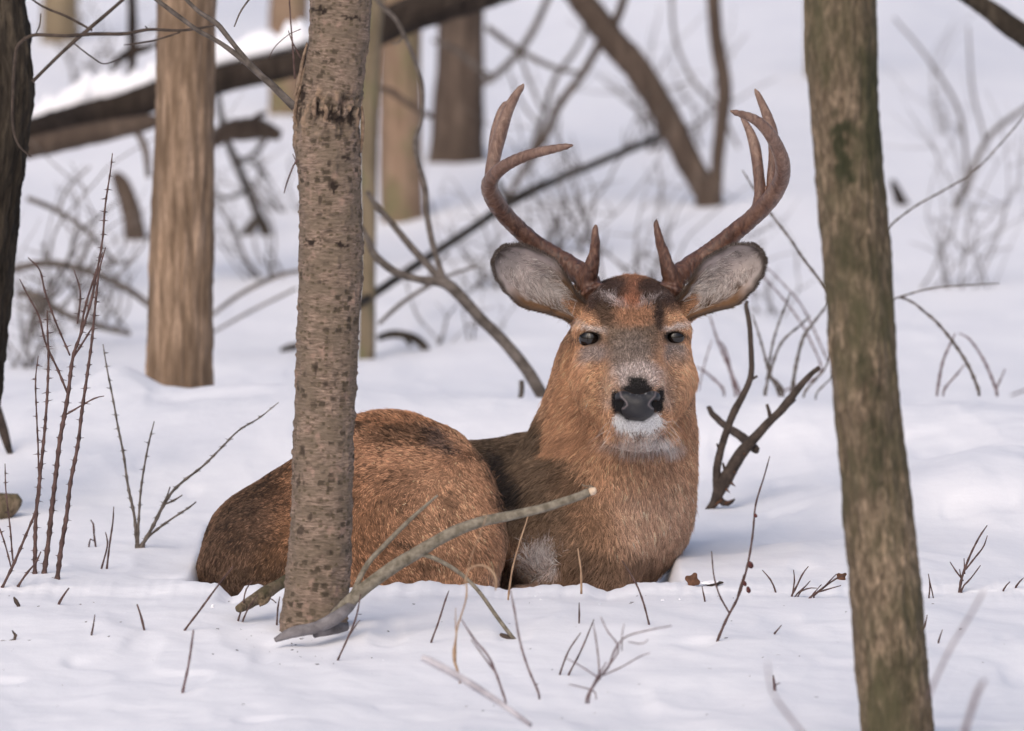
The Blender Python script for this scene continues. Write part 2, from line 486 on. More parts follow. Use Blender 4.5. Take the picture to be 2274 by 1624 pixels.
# the flaky barked tree beside the deer
CT = [(757, -30, 67), (756, 60, 67), (750, 120, 65), (742, 170, 68), (732, 235, 74), (728, 300, 75), (733, 380, 71), (736, 470, 70), (736, 560, 71), (734, 640, 70),
      (728, 740, 70), (724, 850, 68), (720, 950, 68), (717, 1060, 69), (714, 1150, 71), (709, 1240, 72), (701, 1320, 73), (697, 1370, 74), (696, 1410, 77)]
Y_CT = 12.98
def cherry_disp(TH, S, R):
    a = R * TH
    zt = S  # from the foot upwards
    h = fbm(np.cos(TH) * 2.2, np.sin(TH) * 2.2, zt * 60, 4, 3, .62)
    d = .030 * R * h
    d = d + .035 * R * fbm(np.cos(TH) * 1.2, np.sin(TH) * 1.2, zt * 7, 3, 7)
    # small flakes lifting off
    fl = vnoise(np.cos(TH) * 5, np.sin(TH) * 5, zt * 130, 17)
    d = d + R * .045 * sstep(.45, .8, fl)
    # ring of torn bark
    zz = RING_Z + .020 * fbm(np.cos(TH) * 2, np.sin(TH) * 2, 0, 2, 29)
    wr = np.exp(-((zt - zz) / .032) ** 2)
    rough = fbm(np.cos(TH) * 4.5, np.sin(TH) * 4.5, zt * 55, 4, 33, .6)
    d = d + wr * (R * .10 * rough - R * .07)
    return d
pa_ = path_px(CT, Y_CT)
# length along the trunk from its lower end to the torn ring at picture height 250
RING_Z = float(pa_[4, 2] - pa_[-1, 2]) + .12
ct, ctm, (TH, S) = trunk('cherry_tree', 'slender sharp tree with flaky dark pitted bark standing in front of the deer', CT, Y_CT, MCH, cherry_disp, seg=200, rows=1500, top=1.2)
n = len(ctm.data.vertices)
R_ = M(70, Y_CT)
zt = S.ravel(); thr_ = TH.ravel()
zz = RING_Z + .016 * fbm(np.cos(thr_) * 2, np.sin(thr_) * 2, 0, 2, 29)
ro = fbm(np.cos(thr_) * 4.5, np.sin(thr_) * 4.5, zt * 55, 4, 33, .6)
wd = np.exp(-((zt - zz) / .026) ** 2) * sstep(-.15, -.65, ro) + sstep(.80, 1.05, -fbm(np.cos(thr_) * 3, np.sin(thr_) * 3, zt * 40, 3, 77)) * .7
fk = np.exp(-((zt - zz + .0) / .036) ** 2) * sstep(.25, .65, ro) * .8
cv = np.empty(n * 3, np.float32); ctm.data.vertices.foreach_get('co', cv)
cv = cv.reshape(-1, 3) + np.array(ct.location)
vx, vy = to_px(cv); fr_ = (cv[:, 1] < Y_CT)[:len(wd)]
nz_ = 6 * fbm(vx / 9, vy / 9, 0, 3, 55)
for hx_, hy_, ra, rb in ((780, 262, 9, 22), (671, 206, 8, 26), (743, 262, 26, 9), (716, 250, 12, 10), (768, 352, 6, 9), (750, 1355, 9, 6), (742, 418, 9, 14), (695, 540, 12, 6), (762, 545, 14, 5), (712, 24, 20, 6), (780, 40, 20, 6)):
    dd_ = np.sqrt(((vx + nz_ - hx_) / ra) ** 2 + ((vy + nz_ - hy_) / rb) ** 2)[:len(wd)]
    wd = np.maximum(wd, (1 - sstep(.75, 1.15, dd_)) * fr_)
vattr(ctm, 'wound', np.clip(np.append(wd, [0, 0]), 0, 1), 'FLOAT')
vattr(ctm, 'flake', np.clip(np.append(fk, [0, 0]), 0, 1), 'FLOAT')
uvl = ctm.data.uv_layers.new(name='wrap')
li_ = np.empty(len(ctm.data.loops), np.int32); ctm.data.loops.foreach_get('vertex_index', li_)
au = np.append(thr_ * R_, [0, 0])[li_]; av = np.append(zt, [0, zt.max()])[li_]
# flakes of bark standing off the torn ring
FLAKES = [[(682, 95, 2), (671, 140, 4), (664, 180, 5), (655, 212, 3)], [(676, 150, 2), (668, 190, 4), (657, 232, 4), (656, 262, 2)], [(655, 255, 2), (660, 290, 6), (668, 325, 5), (672, 340, 2)],
          [(803, 235, 2), (806, 262, 4), (805, 300, 4), (802, 340, 2)], [(654, 300, 2), (660, 330, 3), (664, 352, 1.5)], [(700, 215, 3), (697, 240, 6), (700, 262, 3)], [(722, 232, 2), (725, 250, 7), (722, 268, 3)]]
for i_, fl_ in enumerate(FLAKES):
    pf = path_px([(q[0], q[1], q[2], -.040 if 690 < q[0] < 760 else -.012) for q in fl_], Y_CT)
    if 690 < fl_[0][0] < 760: pf[:, 1] -= .008
    v2, f2, c2, _, _ = tube_arrays(pf, 8, 16, furrow_disp(.35, 4, 90, i_))
    mesh_obj('bark_flake', v2, [f2] + c2, M_FLAKE, ct)
# mend the seam
nq = (len(TH) - 1) * TH.shape[1]
q = au[:nq * 4].reshape(-1, 4)
wrap = (q.max(1) - q.min(1)) > R_ * 3
q[wrap] = np.where(q[wrap] < R_, q[wrap] + 2 * np.pi * R_, q[wrap])
au[:nq * 4] = q.ravel()
uvl.data.foreach_set('uv', np.stack([au, av], 1).astype(np.float32).ravel())

_, mt_, _ = trunk('mossy_tree', 'slightly blurred near tree with furrowed brown and mossy bark at the right edge', [(1866, -30, 78), (1871, 130, 77), (1880, 300, 75), (1905, 600, 74), (1926, 900, 73),
      (1958, 1200, 78), (1975, 1400, 80), (1993, 1620, 83), (1998, 1690, 86)], 11.75, M_MOSSY, furrow_disp(.075, 16, 22, 5, .05), seg=128, rows=700, top=1.2)
cv = np.empty(len(mt_.data.vertices) * 3, np.float32); mt_.data.vertices.foreach_get('co', cv)
vx, vy = to_px(cv.reshape(-1, 3) + np.array(mt_.parent.location))
nz_ = 16 * fbm(vx / 30, vy / 30, 0, 4, 56)
mo_ = np.zeros(len(vx))
for hx_, hy_, ra, rb, am in ((1868, 290, 34, 26, .9), (1868, 350, 20, 70, .9), (1940, 1000, 26, 110, .6), (1935, 250, 24, 160, .55), (1905, 560, 60, 60, .4), (1935, 840, 30, 40, .6), (1990, 1480, 40, 60, .45)):
    dd_ = np.sqrt(((vx + nz_ - hx_) / ra) ** 2 + ((vy + nz_ * 2 - hy_) / rb) ** 2)
    mo_ = np.maximum(mo_, am * (1 - sstep(.5, 1.3, dd_)))
vattr(mt_, 'moss_patch', mo_, 'FLOAT')
trunk('tan_tree', 'straight tan barked tree rising from the snow left of the flaky tree', [(414, -30, 64), (409, 300, 66), (402, 600, 70), (398, 780, 73), (395, 900, 75)],
      16.35, M_TAN, furrow_disp(.07, 22, 12, 8, .03), seg=96, rows=500)
trunk('dark_tree', 'dark almost black leaning tree cut by the left edge of the photo', [(-18, -30, 66), (-10, 60, 72), (0, 190, 75), (-6, 260, 76), (-12, 340, 74), (-26, 430, 74), (-42, 560, 75), (-60, 700, 76), (-85, 900, 78), (-120, 1130, 82)],
      14.6, M_DARK, furrow_disp(.10, 18, 26, 15, .06), seg=110, rows=600, top=1.4)
yy = hit(812, 797)
trunk('thin_green_tree', 'thin greenish tan tree just behind the right side of the flaky tree', [(838, -30, 20), (823, 90, 24), (818, 300, 21), (818, 520, 18), (815, 700, 19), (813, 815, 20)], yy, M_OLIVE, furrow_disp(.05, 12, 8, 25), seg=32, rows=160)
yy = hit(890, 488)
trunk('orange_olive_tree', 'blurred tree with orange upper and olive lower trunk behind the slanting log', [(892, -30, 44), (890, 150, 45), (891, 400, 47), (894, 500, 49)], yy, M_ORANGE, furrow_disp(.05, 12, 8, 26), seg=48, rows=160)
yy = hit(1020, 357)
trunk('brown_tree', 'blurred dark brown tree rising from a snow mound left of the antler', [(1026, -30, 50), (1022, 150, 53), (1017, 300, 58), (1014, 365, 64)], yy, M_BROWN, furrow_disp(.05, 12, 8, 27), seg=48, rows=160)
yy = hit(133, 93)
trunk('far_tree', 'far blurred tan tree whose foot shows at the top left corner', [(134, -30, 42), (134, 60, 43), (133, 98, 45)], yy, M_FAR, furrow_disp(.04, 10, 8, 28), seg=32, rows=100)
yy = hit(630, 252)
trunk('hidden_pink_tree', 'blurred pinkish tan tree mostly hidden behind the flaky tree and the log', [(645, -30, 44), (640, 70, 43), (640, 190, 42), (640, 258, 44)], yy, M_ORANGE, furrow_disp(.04, 10, 8, 29), seg=32, rows=100)
yy = hit(1806, 168)
trunk('peeking_tree', 'blurred far tree peeking out left of the mossy tree top', [(1822, -30, 33), (1822, 80, 33), (1821, 172, 34)], yy, M_FAR, furrow_disp(.04, 10, 8, 30), seg=32, rows=100)

def limb_tree(name, label, cat, arms, Y, mat, group=None, seg=14, disp=.08, part='branch', main=None):
    """arms: lists of (px, py, r_px[, dY]); the first is the main stem"""
    a0 = path_px(arms[0], Y)
    e = empty(name, a0[0, :3], label, cat, group)
    for i, arm in enumerate(arms):
        pa = path_px(arm, Y)
        L = np.linalg.norm(np.diff(pa[:, :3], axis=0), axis=1).sum()
        rows = int(np.clip(L / .006, 8, 160))
        V, F, caps, _, _ = tube_arrays(pa, seg, rows, furrow_disp(disp, 6, 30, i + len(name)))
        mesh_obj((main or part) if i == 0 else part, V, [F] + caps, mat, e)
    return e
yy = hit(1572, 458)
limb_tree('forked_tree', 'blurred dark tree forking in a V from the snow between the antlers', 'tree',
    [[(1572, 480, 36), (1572, 440, 30), (1555, 405, 29), (1520, 340, 29), (1478, 255, 30), (1420, 160, 31), (1365, 95, 32), (1300, 10, 30), (1250, -60, 26), (1150, -240, 20)],
     [(1582, 452, 24), (1590, 400, 16), (1596, 330, 15), (1607, 230, 17), (1606, 170, 17), (1592, 90, 16), (1583, -30, 15), (1575, -300, 10)],
     [(1342, 75, 10), (1325, 110, 9), (1290, 170, 9), (1240, 235, 9), (1212, 300, 10), (1150, 400, 7), (1120, 450, 5)],
     [(1350, 80, 11), (1378, 20, 10), (1400, -60, 8)]], yy, M_BROWN, seg=24, main='trunk')

# ---------------------------------------------------------------- fallen wood
def arr_join(parts):
    Vs, Qs, Ts, n = [], [], [], 0
    for V, F, caps in parts:
        Vs.append(V); Qs.append(np.asarray(F) + n)
        for c_ in caps: Ts.append(np.asarray(c_) + n)
        n += len(V)
    return np.vstack(Vs), [x for x in ([np.vstack(Qs)] + ([np.vstack(Ts)] if Ts else []))]
def cone(base, tip, r, k=5):
    base, tip = np.asarray(base), np.asarray(tip)
    d = tip - base; d = d / (np.linalg.norm(d) + 1e-9)
    a = np.cross(d, [0.3, 1, 0.2]); a /= np.linalg.norm(a); b_ = np.cross(d, a)
    th = np.arange(k) / k * 6.2832
    V = np.vstack([base + r * (np.cos(th)[:, None] * a + np.sin(th)[:, None] * b_), tip[None]])
    i = np.arange(k)
    return V, np.zeros((0, 4), int), [np.stack([i, (i + 1) % k, np.full(k, k)], 1)]
def snow_cap(pa, h, w, name, parent, side=0.0, seg=14, rows=90, seed=1):
    """snow lying along the upper side of a limb"""
    q = smooth_path(pa, rows)
    V = []
    for i, (x, y, z, r) in enumerate(q):
        f = min(1, i / 5, (rows - 1 - i) / 5)
        hh = h * (1 + .45 * float(vnoise(i * .13, seed, 0, 71)) + .3 * float(vnoise(i * .4, seed, 0, 73))) * f
        ww = w * (1 + .2 * float(vnoise(i * .2, seed, 5, 72)))
        for j in range(seg):
            a = j / seg * 2 * math.pi
            cx, sz = math.cos(a), math.sin(a)
            zz = r * .35 + (hh + r * .5 if sz > 0 else r * .4) * sz
            V.append((x + side * cx * ww * r * .2, y + cx * ww * r, z + zz))
    i = np.arange(rows - 1)[:, None] * seg; j = np.arange(seg)[None]; j2 = (j + 1) % seg
    F = np.stack([i + j, i + seg + j, i + seg + j2, i + j2], -1).reshape(-1, 4)
    return mesh_obj(name, np.array(V), F, MS, parent)

LOG = [(-60, 330, 34, -.3), (60, 300, 35, -.2), (200, 262, 36), (350, 212, 34), (480, 178, 33), (660, 138, 32), (800, 85, 36), (880, 45, 38), (960, 15, 38), (1075, -18, 36), (1200, -60, 34)]
YL = 20.4
e = empty('fallen_log', path_px([(60, 300, 1)], YL)[0, :3], 'long dark fallen log slanting up to the right behind the tan tree, loaded with snow', 'log')
pa = path_px(LOG, YL)
V, F, caps, _, _ = tube_arrays(pa, 40, 300, furrow_disp(.10, 10, 12, 44, .08))
mesh_obj('log_body', V, [F] + caps, M_LOG, e)
pc = path_px([(70, 268, 24), (200, 235, 26), (350, 188, 30), (480, 150, 26), (640, 112, 30), (700, 92, 24)], YL + .05)
snow_cap(pc, .045, 1.7, 'snow_cap', e, seed=3)
o = limb_tree('lower_log', 'brown barked log lying just under the dark log at the left', 'log',
    [[(-40, 345, 20), (80, 325, 24), (200, 298, 24), (300, 278, 20), (350, 268, 14)], [(300, 285, 7), (322, 330, 8), (330, 395, 6)]], YL - .25, M_BROWN, seg=22)
o = limb_tree('broken_wood', 'blurred broken reddish brown wood piece between tan and flaky trees', 'wood',
    [[(470, 318, 14), (500, 292, 22), (545, 285, 26), (585, 290, 20), (625, 300, 10)], [(560, 280, 10), (570, 262, 8), (590, 250, 5)]], YL + .2, M_BROWN, seg=18, disp=.25)
yy = hit(300, 531)
limb_tree('leaning_stump', 'short dark leaning stump standing in snow left of the tan tree', 'stump',
    [[(305, 548, 24), (300, 520, 23), (288, 460, 22), (270, 410, 19), (252, 384, 9)]], yy, M_BROWN, seg=20)
limb_tree('hanging_snag', 'dark blurred upright snag at the top left above the log', 'snag',
    [[(292, -60, 9), (293, 20, 11), (294, 80, 12), (293, 140, 10), (290, 185, 5)], [(250, 148, 7), (275, 125, 10), (300, 112, 12), (330, 105, 8), (350, 92, 5)]], 20.9, M_LOG, seg=12)
yy = hit(590, 522)
limb_tree('dark_sapling', 'thin dark crooked sapling between the tan tree and flaky tree', 'sapling',
    [[(596, 540, 16), (588, 510, 14), (568, 465, 10), (540, 400, 9), (515, 340, 9), (498, 290, 8), (487, 230, 7), (482, 180, 6), (478, 100, 5)],
     [(578, 480, 11), (545, 520, 11), (510, 575, 11), (478, 618, 12), (450, 650, 10)],
     [(552, 425, 5), (500, 440, 5), (470, 425, 4)], [(525, 365, 6), (560, 345, 6), (590, 310, 5), (600, 280, 4)],
     [(600, 400, 4), (560, 360, 4), (530, 350, 3)]], yy, M_DARK, seg=10)
yy = hit(560, 700)
limb_tree('low_bough', 'blurred grey bough lying low on the snow left of the tan tree', 'branch',
    [[(20, 600, 8), (110, 585, 9), (200, 605, 8), (280, 640, 8), (335, 680, 7)], [(40, 650, 7), (85, 662, 12), (130, 690, 9), (200, 720, 7), (290, 742, 6)], [(85, 662, 9), (100, 700, 6), (140, 745, 5)],
     [(60, 640, 5), (80, 700, 5), (65, 760, 4)], [(110, 585, 4), (95, 540, 3)], [(200, 605, 4), (215, 560, 3)]], 19.2, M_GREY, seg=8)
e = limb_tree('curled_stick', 'short dark curved stick arching out of the snow right of the flaky tree', 'stick',
    [[(838, 752, 7), (862, 744, 9), (893, 744, 10), (920, 752, 10), (938, 766, 10), (950, 782, 8)], [(893, 744, 5), (905, 757, 5), (912, 770, 4)]], hit(945, 778), M_DARK, seg=12)
limb_tree('stick_end', 'dark stick end poking out left of the flaky tree', 'stick',
    [[(622, 778, 4), (640, 772, 7), (662, 768, 8)]], hit(640, 782), M_DARK, seg=10)
yy = hit(1998, 455)
limb_tree('snow_stub', 'small dark blurred stub in the snow right of the mossy tree', 'stub', [[(2008, 462, 14), (1998, 440, 12), (1987, 415, 9), (1980, 400, 5)]], yy, M_LOG, seg=12)
limb_tree('corner_limb', 'thick dark limb crossing the top right corner', 'branch',
    [[(2080, -60, 22), (2150, -10, 20), (2200, 25, 22), (2240, 55, 24), (2290, 85, 27), (2400, 140, 30)]], 17.2, M_DARK, seg=24)
limb_tree('slanting_branch', 'long straight dark branch slanting from the flaky tree up to the forked tree', 'branch',
    [[(790, 680, 10, -3), (850, 640, 10, -2.6), (960, 565, 10, -2), (1060, 500, 10, -1.4), (1140, 445, 12, -1), (1240, 398, 9, -.6), (1350, 352, 9, -.3), (1460, 305, 8)],
     [(1140, 445, 6, -1), (1118, 430, 7, -1), (1108, 400, 5, -1)]], hit(1572, 458) - .4, M_DARK, seg=12)
limb_tree('background_branch', 'blurred thin grey branch rising right from beside the brown tree', 'branch',
    [[(1070, 185, 8), (1095, 172, 8), (1140, 130, 8), (1180, 75, 8), (1225, -20, 7), (1270, -120, 6)], [(1095, 172, 6), (1060, 150, 6), (1010, 110, 6), (960, 90, 5)]], 22.5, M_GREY, seg=8)
limb_tree('crossing_limb', 'blurred dim limb crossing in front of the orange olive tree', 'branch',
    [[(840, 195, 6), (870, 205, 7), (930, 245, 7), (960, 260, 6)]], 21.0, M_BROWN, seg=8)

# the forked fallen branch whose butt is hidden by the deer's neck
limb_tree('forked_branch', 'grey brown forked branch leaning behind the deer neck and right of the flaky tree', 'branch',
    [[(1262, 975, 15), (1232, 925, 14), (1208, 885, 14), (1165, 815, 14), (1115, 755, 13), (1060, 700, 13), (1020, 655, 13), (985, 628, 13), (935, 622, 9), (880, 605, 9), (835, 570, 9), (818, 535, 7), (800, 500, 5)],
     [(990, 632, 9), (955, 595, 8), (910, 545, 8), (865, 490, 7), (838, 460, 7), (815, 425, 5)],
     [(988, 628, 8), (975, 590, 7), (958, 530, 7), (948, 470, 6.5), (945, 420, 6), (930, 365, 6), (922, 315, 6), (936, 265, 5), (937, 190, 5), (920, 130, 5), (898, 80, 5), (880, 45, 5), (850, 15, 5), (820, -20, 4)],
     [(1158, 845, 6), (1158, 870, 6), (1150, 912, 5)], [(898, 80, 2), (885, 95, 2), (870, 98, 1.5)]], 15.9, M_GREY, seg=14)

# V-shaped dead branch standing right of the deer
YV = hit(1600, 1130)
ev = limb_tree('dead_branch', 'dead V-shaped branch with peeling bark stuck in the snow right of the deer', 'branch',
    [[(1566, 1138, 5.0), (1585, 1118, 10.1), (1598, 1085, 14.3), (1612, 1062, 16.0), (1640, 1015, 14.3), (1665, 985, 11.8), (1700, 945, 9.2), (1740, 905, 9.2), (1775, 860, 7.6), (1800, 832, 5.9), (1820, 816, 5.0)],
     [(1594, 1100, 10.1), (1592, 1040, 9.2), (1605, 985, 8.4), (1630, 915, 8.4), (1655, 868, 7.6), (1668, 830, 6.7), (1668, 780, 5.9), (1664, 720, 5.9), (1657, 680, 5.0), (1660, 668, 3.4)],
     [(1712, 935, 5.9), (1708, 915, 4.2), (1703, 898, 3.4)], [(1670, 842, 3.4), (1682, 835, 2.5)], [(1590, 1085, 7.6), (1600, 1112, 8.4), (1618, 1118, 6.7), (1632, 1108, 1.7)],
     [(1597, 1000, 3.4), (1592, 985, 1.7)], [(1762, 882, 10.1), (1750, 893, 10.1), (1738, 905, 6.7)], [(1612, 1050, 5.0), (1605, 1028, 2.5)]], YV, M_DKTW, seg=14, disp=.14)
# curls of bark standing off the stem
ps = []
for (x, y, dx, dy, r) in [(1630, 1078, 12, 10, 5), (1618, 1092, 12, 12, 5), (1655, 1010, 10, 8, 4), (1590, 1120, -16, 14, 5), (1622, 1112, 14, -8, 4), (1633, 1050, 10, 6, 4)]:
    ps.append(cone(P(x - dx * .75, y - dy * .75, YV - .004), P(x + dx * .4, y + dy * .4, YV - .016), M(r), 6))
V, Fs = arr_join(ps)
o = mesh_obj('peeling_bark', V, Fs[1:], M_LEAF, ev); tag(o, kind='stuff')
ev2 = limb_tree('buried_stick', 'stubby dark stick half buried behind the dead V-shaped branch', 'stick',
    [[(1574, 905, 5, .18), (1584, 922, 7, .16), (1610, 945, 8, .12), (1640, 965, 10, .08), (1665, 985, 11, .05), (1680, 1000, 8)]], YV, M_DKTW, seg=12, disp=.2)

# broken bent branch at the foot of the flaky tree
YB = 12.86
eb = limb_tree('bent_branch', 'pale green bent branch with a raw broken end reaching right across the deer', 'branch',
    [[(735, 1372, 9, .02), (765, 1345, 14), (810, 1305, 15), (870, 1262, 14.5), (930, 1225, 14), (1000, 1185, 13), (1065, 1160, 12), (1130, 1146, 11), (1200, 1130, 10), (1270, 1108, 9.5), (1312, 1091, 9.5)],
     [(930, 1228, 6), (975, 1245, 5), (1020, 1272, 4.5), (1060, 1310, 4.5), (1100, 1365, 4.5), (1135, 1412, 5), (1145, 1422, 4)],
     [(780, 1325, 6), (815, 1255, 6), (860, 1205, 5.5), (915, 1150, 4.5), (972, 1100, 2.5)]], YB, M_PALE, seg=14, disp=.07)
ce = P(1316, 1089, YB)
V, F, caps, _, _ = tube_arrays(path_px([(1309, 1092, 9), (1318, 1089, 9), (1324, 1087, 5)], YB - .002), 12, 6, furrow_disp(.2, 6, 80, 3))
mesh_obj('broken_end', V, [F] + caps, M_CUT, eb)
V, F, caps, _, _ = tube_arrays(path_px([(1318, 1082, 1.6), (1312, 1079, 1.5), (1300, 1080, 1.3), (1292, 1076, 1)], YB - .003), 6, 8)
mesh_obj('bark_strip', V, [F] + caps, M_PALE, eb)
o = limb_tree('snowy_root', 'grey snow dusted root lying across the foot of the flaky tree', 'root',
    [[(610, 1422, 5, -.06), (650, 1405, 13, -.06), (700, 1394, 13, -.05), (740, 1376, 15, -.04), (772, 1352, 12, -.02), (790, 1335, 6)], [(700, 1400, 16, -.04), (740, 1395, 14, -.02), (768, 1392, 10)]], 12.87, M_ROOT, seg=18, disp=.12)
o = limb_tree('mossy_stick', 'short yellowish mossy stick lying left of the flaky tree foot', 'stick',
    [[(530, 1352, 9, -.04), (560, 1335, 14), (590, 1315, 15, .02), (625, 1295, 13, .05), (660, 1275, 10, .08)], [(575, 1340, 8), (590, 1336, 6), (600, 1326, 3)]], 13.12, M_MOSSY, seg=16, disp=.15)
limb_tree('mossy_log_end', 'rounded mossy log end entering from the left edge', 'log', [[(-60, 1130, 30), (-20, 1128, 31), (10, 1124, 30), (30, 1114, 22), (44, 1104, 10)]], hit(5, 1152, 12.0), M_MOSSY, seg=24)
limb_tree('edge_stick', 'short dark stick at the left edge under the dark tree', 'stick', [[(-25, 860, 12), (-8, 910, 12), (8, 960, 11), (20, 1000, 8), (26, 1015, 4)]], hit(24, 1010), M_DKTW, seg=12)
limb_tree('snowy_stick', 'blurred lavender grey stick under frost lying in the near foreground', 'stick',
    [[(936, 1460, 6), (955, 1468, 9), (1000, 1492, 9), (1060, 1528, 8.5), (1120, 1568, 7), (1180, 1612, 5)]], 11.75, M_FROST, seg=12)
limb_tree('snowy_wood_chip', 'tiny snow capped wood chip at the tip of the bent branch twig', 'wood chip', [[(1110, 1408, 3), (1120, 1416, 8), (1138, 1424, 8), (1150, 1422, 4)]], YB, M_DKTW, seg=8, disp=.4)

# ---------------------------------------------------------------- thin branches at the upper left (grow from the dark tree and the flaky tree)
limb_tree('upper_twig', 'thin dark twig crossing from the dark tree up to the top edge', 'twig',
    [[(72, 182, 4), (140, 115, 4), (205, 58, 4.5), (238, 30, 4), (285, -12, 3.5), (330, -60, 3)], [(205, 68, 2.5), (150, 38, 3), (95, 15, 2.5), (60, -10, 2)],
     [(163, 96, 1.6), (205, 128, 1.8), (232, 142, 1.5), (270, 128, 1.2)], [(90, 30, 1.5), (88, 55, 1.5), (80, 75, 1.2)]], 14.3, M_DKTW, seg=8)
limb_tree('level_twig', 'thin dark nearly level twig crossing the tan tree top', 'twig',
    [[(52, 88, 4), (80, 78, 4), (150, 80, 4), (205, 76, 4.5), (280, 75, 4), (330, 66, 3.5), (400, 68, 3), (460, 60, 2.5), (480, 56, 1.5)], [(400, 72, 2), (350, 88, 2), (300, 97, 1.8), (275, 100, 1)],
     [(330, 66, 1.6), (322, 58, 1.4)], [(52, 88, 4), (36, 110, 3.5), (30, 180, 3.5), (28, 270, 3), (40, 320, 2.5), (70, 350, 1.6)]], 14.25, M_DKTW, seg=8)
limb_tree('long_twig', 'long bare twig bending down from the top edge to the flaky tree', 'twig',
    [[(335, -10, 4), (385, 28, 5), (440, 68, 5), (480, 90, 5), (520, 118, 6), (570, 160, 7), (610, 195, 8), (655, 240, 9)], [(406, -8, 4), (440, 25, 5), (480, 52, 6), (500, 75, 6), (540, 125, 6), (580, 168, 7)],
     [(560, -10, 2), (535, 25, 2), (520, 60, 1.5)]], 13.75, M_GREY, seg=8)
limb_tree('side_sprout', 'fine reddish sprout growing from the left side of the flaky tree top', 'twig',
    [[(655, 175, 2.5), (652, 130, 2.2), (648, 80, 2), (645, 40, 2), (642, -10, 2)], [(668, 130, 1.6), (650, 95, 1.6), (640, 68, 1.3)], [(668, 65, 1.2), (640, 78, 1.2), (610, 105, 1.2), (598, 130, .9)],
     ], 12.95, M_RED, seg=6)
limb_tree('hooked_sprout', 'small hooked reddish sprout on the left side of the flaky tree', 'twig',
    [[(668, 352, 2.2), (655, 362, 2), (645, 385, 2), (636, 410, 1.8), (631, 430, 1.2)], [(657, 358, 1.2), (650, 342, 1.1)]], 12.96, M_RED, seg=6)

# ---------------------------------------------------------------- shrubs and twigs
def stem_mesh(e, name, pts, Y, mat, thorn=0, tl=13, nodes=26, seg=7, seed=0, wob=1.5):
    r_ = random.Random(seed * 7 + len(pts) + int(pts[0][0]))
    pa = path_px(pts, Y)
    L = np.linalg.norm(np.diff(pa[:, :3], axis=0), axis=1).sum()
    rows = int(np.clip(L / .007, 5, 140))
    q = smooth_path(pa, rows)
    w = M(wob)
    s = np.linspace(0, L * 18, rows)
    q[:, 0] += w * vnoise(s, seed, 0, 5); q[:, 2] += w * .5 * vnoise(s, seed, 3, 6)
    k = max(2, int(L / M(nodes)))
    ks = [int((i + r_.uniform(-.2, .2)) * rows / k) for i in range(1, k)]
    for i in ks:
        if 0 <= i < rows: q[i, 3] *= 1.4 if thorn else 1.25
    V, F, caps, _, _ = tube_arrays_raw(q, seg)
    ps = [(V, F, caps)]
    if thorn:
        for i in ks:
            if not 0 <= i < rows - 1: continue
            for a in range(r_.choice((1, 2, 2, 3))):
                sx = r_.choice((-1, 1)); l = M(tl) * r_.uniform(.5, 1.15)
                tip = q[i, :3] + np.array([sx * l, r_.uniform(-.6, .6) * l, r_.uniform(-.25, .35) * l])
                ps.append(cone(q[i, :3], tip, M(1.5), 4))
    V, Fs = arr_join(ps)
    return mesh_obj(name, V, Fs, mat, e)
def tube_arrays_raw(q, seg):
    T, N, B = frames(q[:, :3])
    th = np.arange(seg) / seg * 2 * np.pi
    V = q[:, None, :3] + q[:, 3][:, None, None] * (np.cos(th)[None, :, None] * N[:, None] + np.sin(th)[None, :, None] * B[:, None])
    rows = len(q)
    i = np.arange(rows - 1)[:, None] * seg; j = np.arange(seg)[None]; j2 = (j + 1) % seg
    F = np.stack([i + j, i + j2, i + seg + j2, i + seg + j], -1).reshape(-1, 4)
    V = np.vstack([V.reshape(-1, 3), q[:1, :3], q[-1:, :3]])
    k = np.arange(seg); k2 = (k + 1) % seg; n0 = rows * seg
    return V, F, [np.stack([k2, k, np.full(seg, n0)], 1), np.stack([k + (rows - 1) * seg, k2 + (rows - 1) * seg, np.full(seg, n0 + 1)], 1)], None, None
def shrub(name, label, cat, stems, mat, Y=None, group=None, thorn=0, part='stem', tl=13, nodes=26, sink=1, lean=.02, wob=1.5, seg=7, scale=1):
    b0 = stems[0][0]
    if Y is None: Y = hit(b0[0], b0[1])
    base = P(b0[0], b0[1], Y)
    e = empty(name, base, label, cat, group)
    for i, s in enumerate(stems):
        s = [[q[0], q[1], q[2] * scale, *q[3:]] for q in s]
        dy = random.uniform(-1, 1) * lean
        for k, q in enumerate(s):
            if len(q) < 4: q.append(dy * k / len(s) if i else dy * k / len(s) * .5)
        if sink and (i == 0 or abs(s[0][1] - b0[1]) < 25):
            s.insert(0, [s[0][0] + (s[0][0] - s[1][0]) * .15, s[0][1] + 18, s[0][2], 0])
        stem_mesh(e, part, s, Y, mat, thorn, tl, nodes, seg, seed=i + len(label), wob=wob)
    return e
TH_ = dict(thorn=1)
GT = 'thorny canes standing at the left of the photo'
shrub('thorny_cane', 'tallest thorny cane of the left group, forking beside the tan tree', 'cane',
    [[(97, 1275, 5), (110, 1180, 5), (125, 1050, 4.5), (137, 960, 4.5), (150, 880, 4), (160, 800, 3.6), (180, 740, 3), (203, 660, 2.6), (222, 570, 2.2), (232, 480, 2), (240, 420, 1.8), (249, 340, 1.2)],
     [(150, 872, 2.6), (130, 825, 2.4), (100, 760, 2.2), (85, 700, 1.9), (60, 650, 1.6), (45, 620, 1)], [(178, 745, 2.4), (190, 680, 2.2), (205, 630, 2), (217, 590, 1.6), (228, 560, 1.1)],
     [(160, 800, 2.2), (190, 750, 2), (205, 725, 1.4)], [(155, 790, 2), (125, 715, 2), (100, 650, 2), (88, 600, 1.8), (62, 572, 1.1)], [(172, 720, 2), (180, 650, 1.8), (165, 600, 1.2)], [(140, 925, 2), (175, 905, 1.8), (212, 885, 1.5), (232, 880, 1)]], M_RED, group=GT, **TH_)
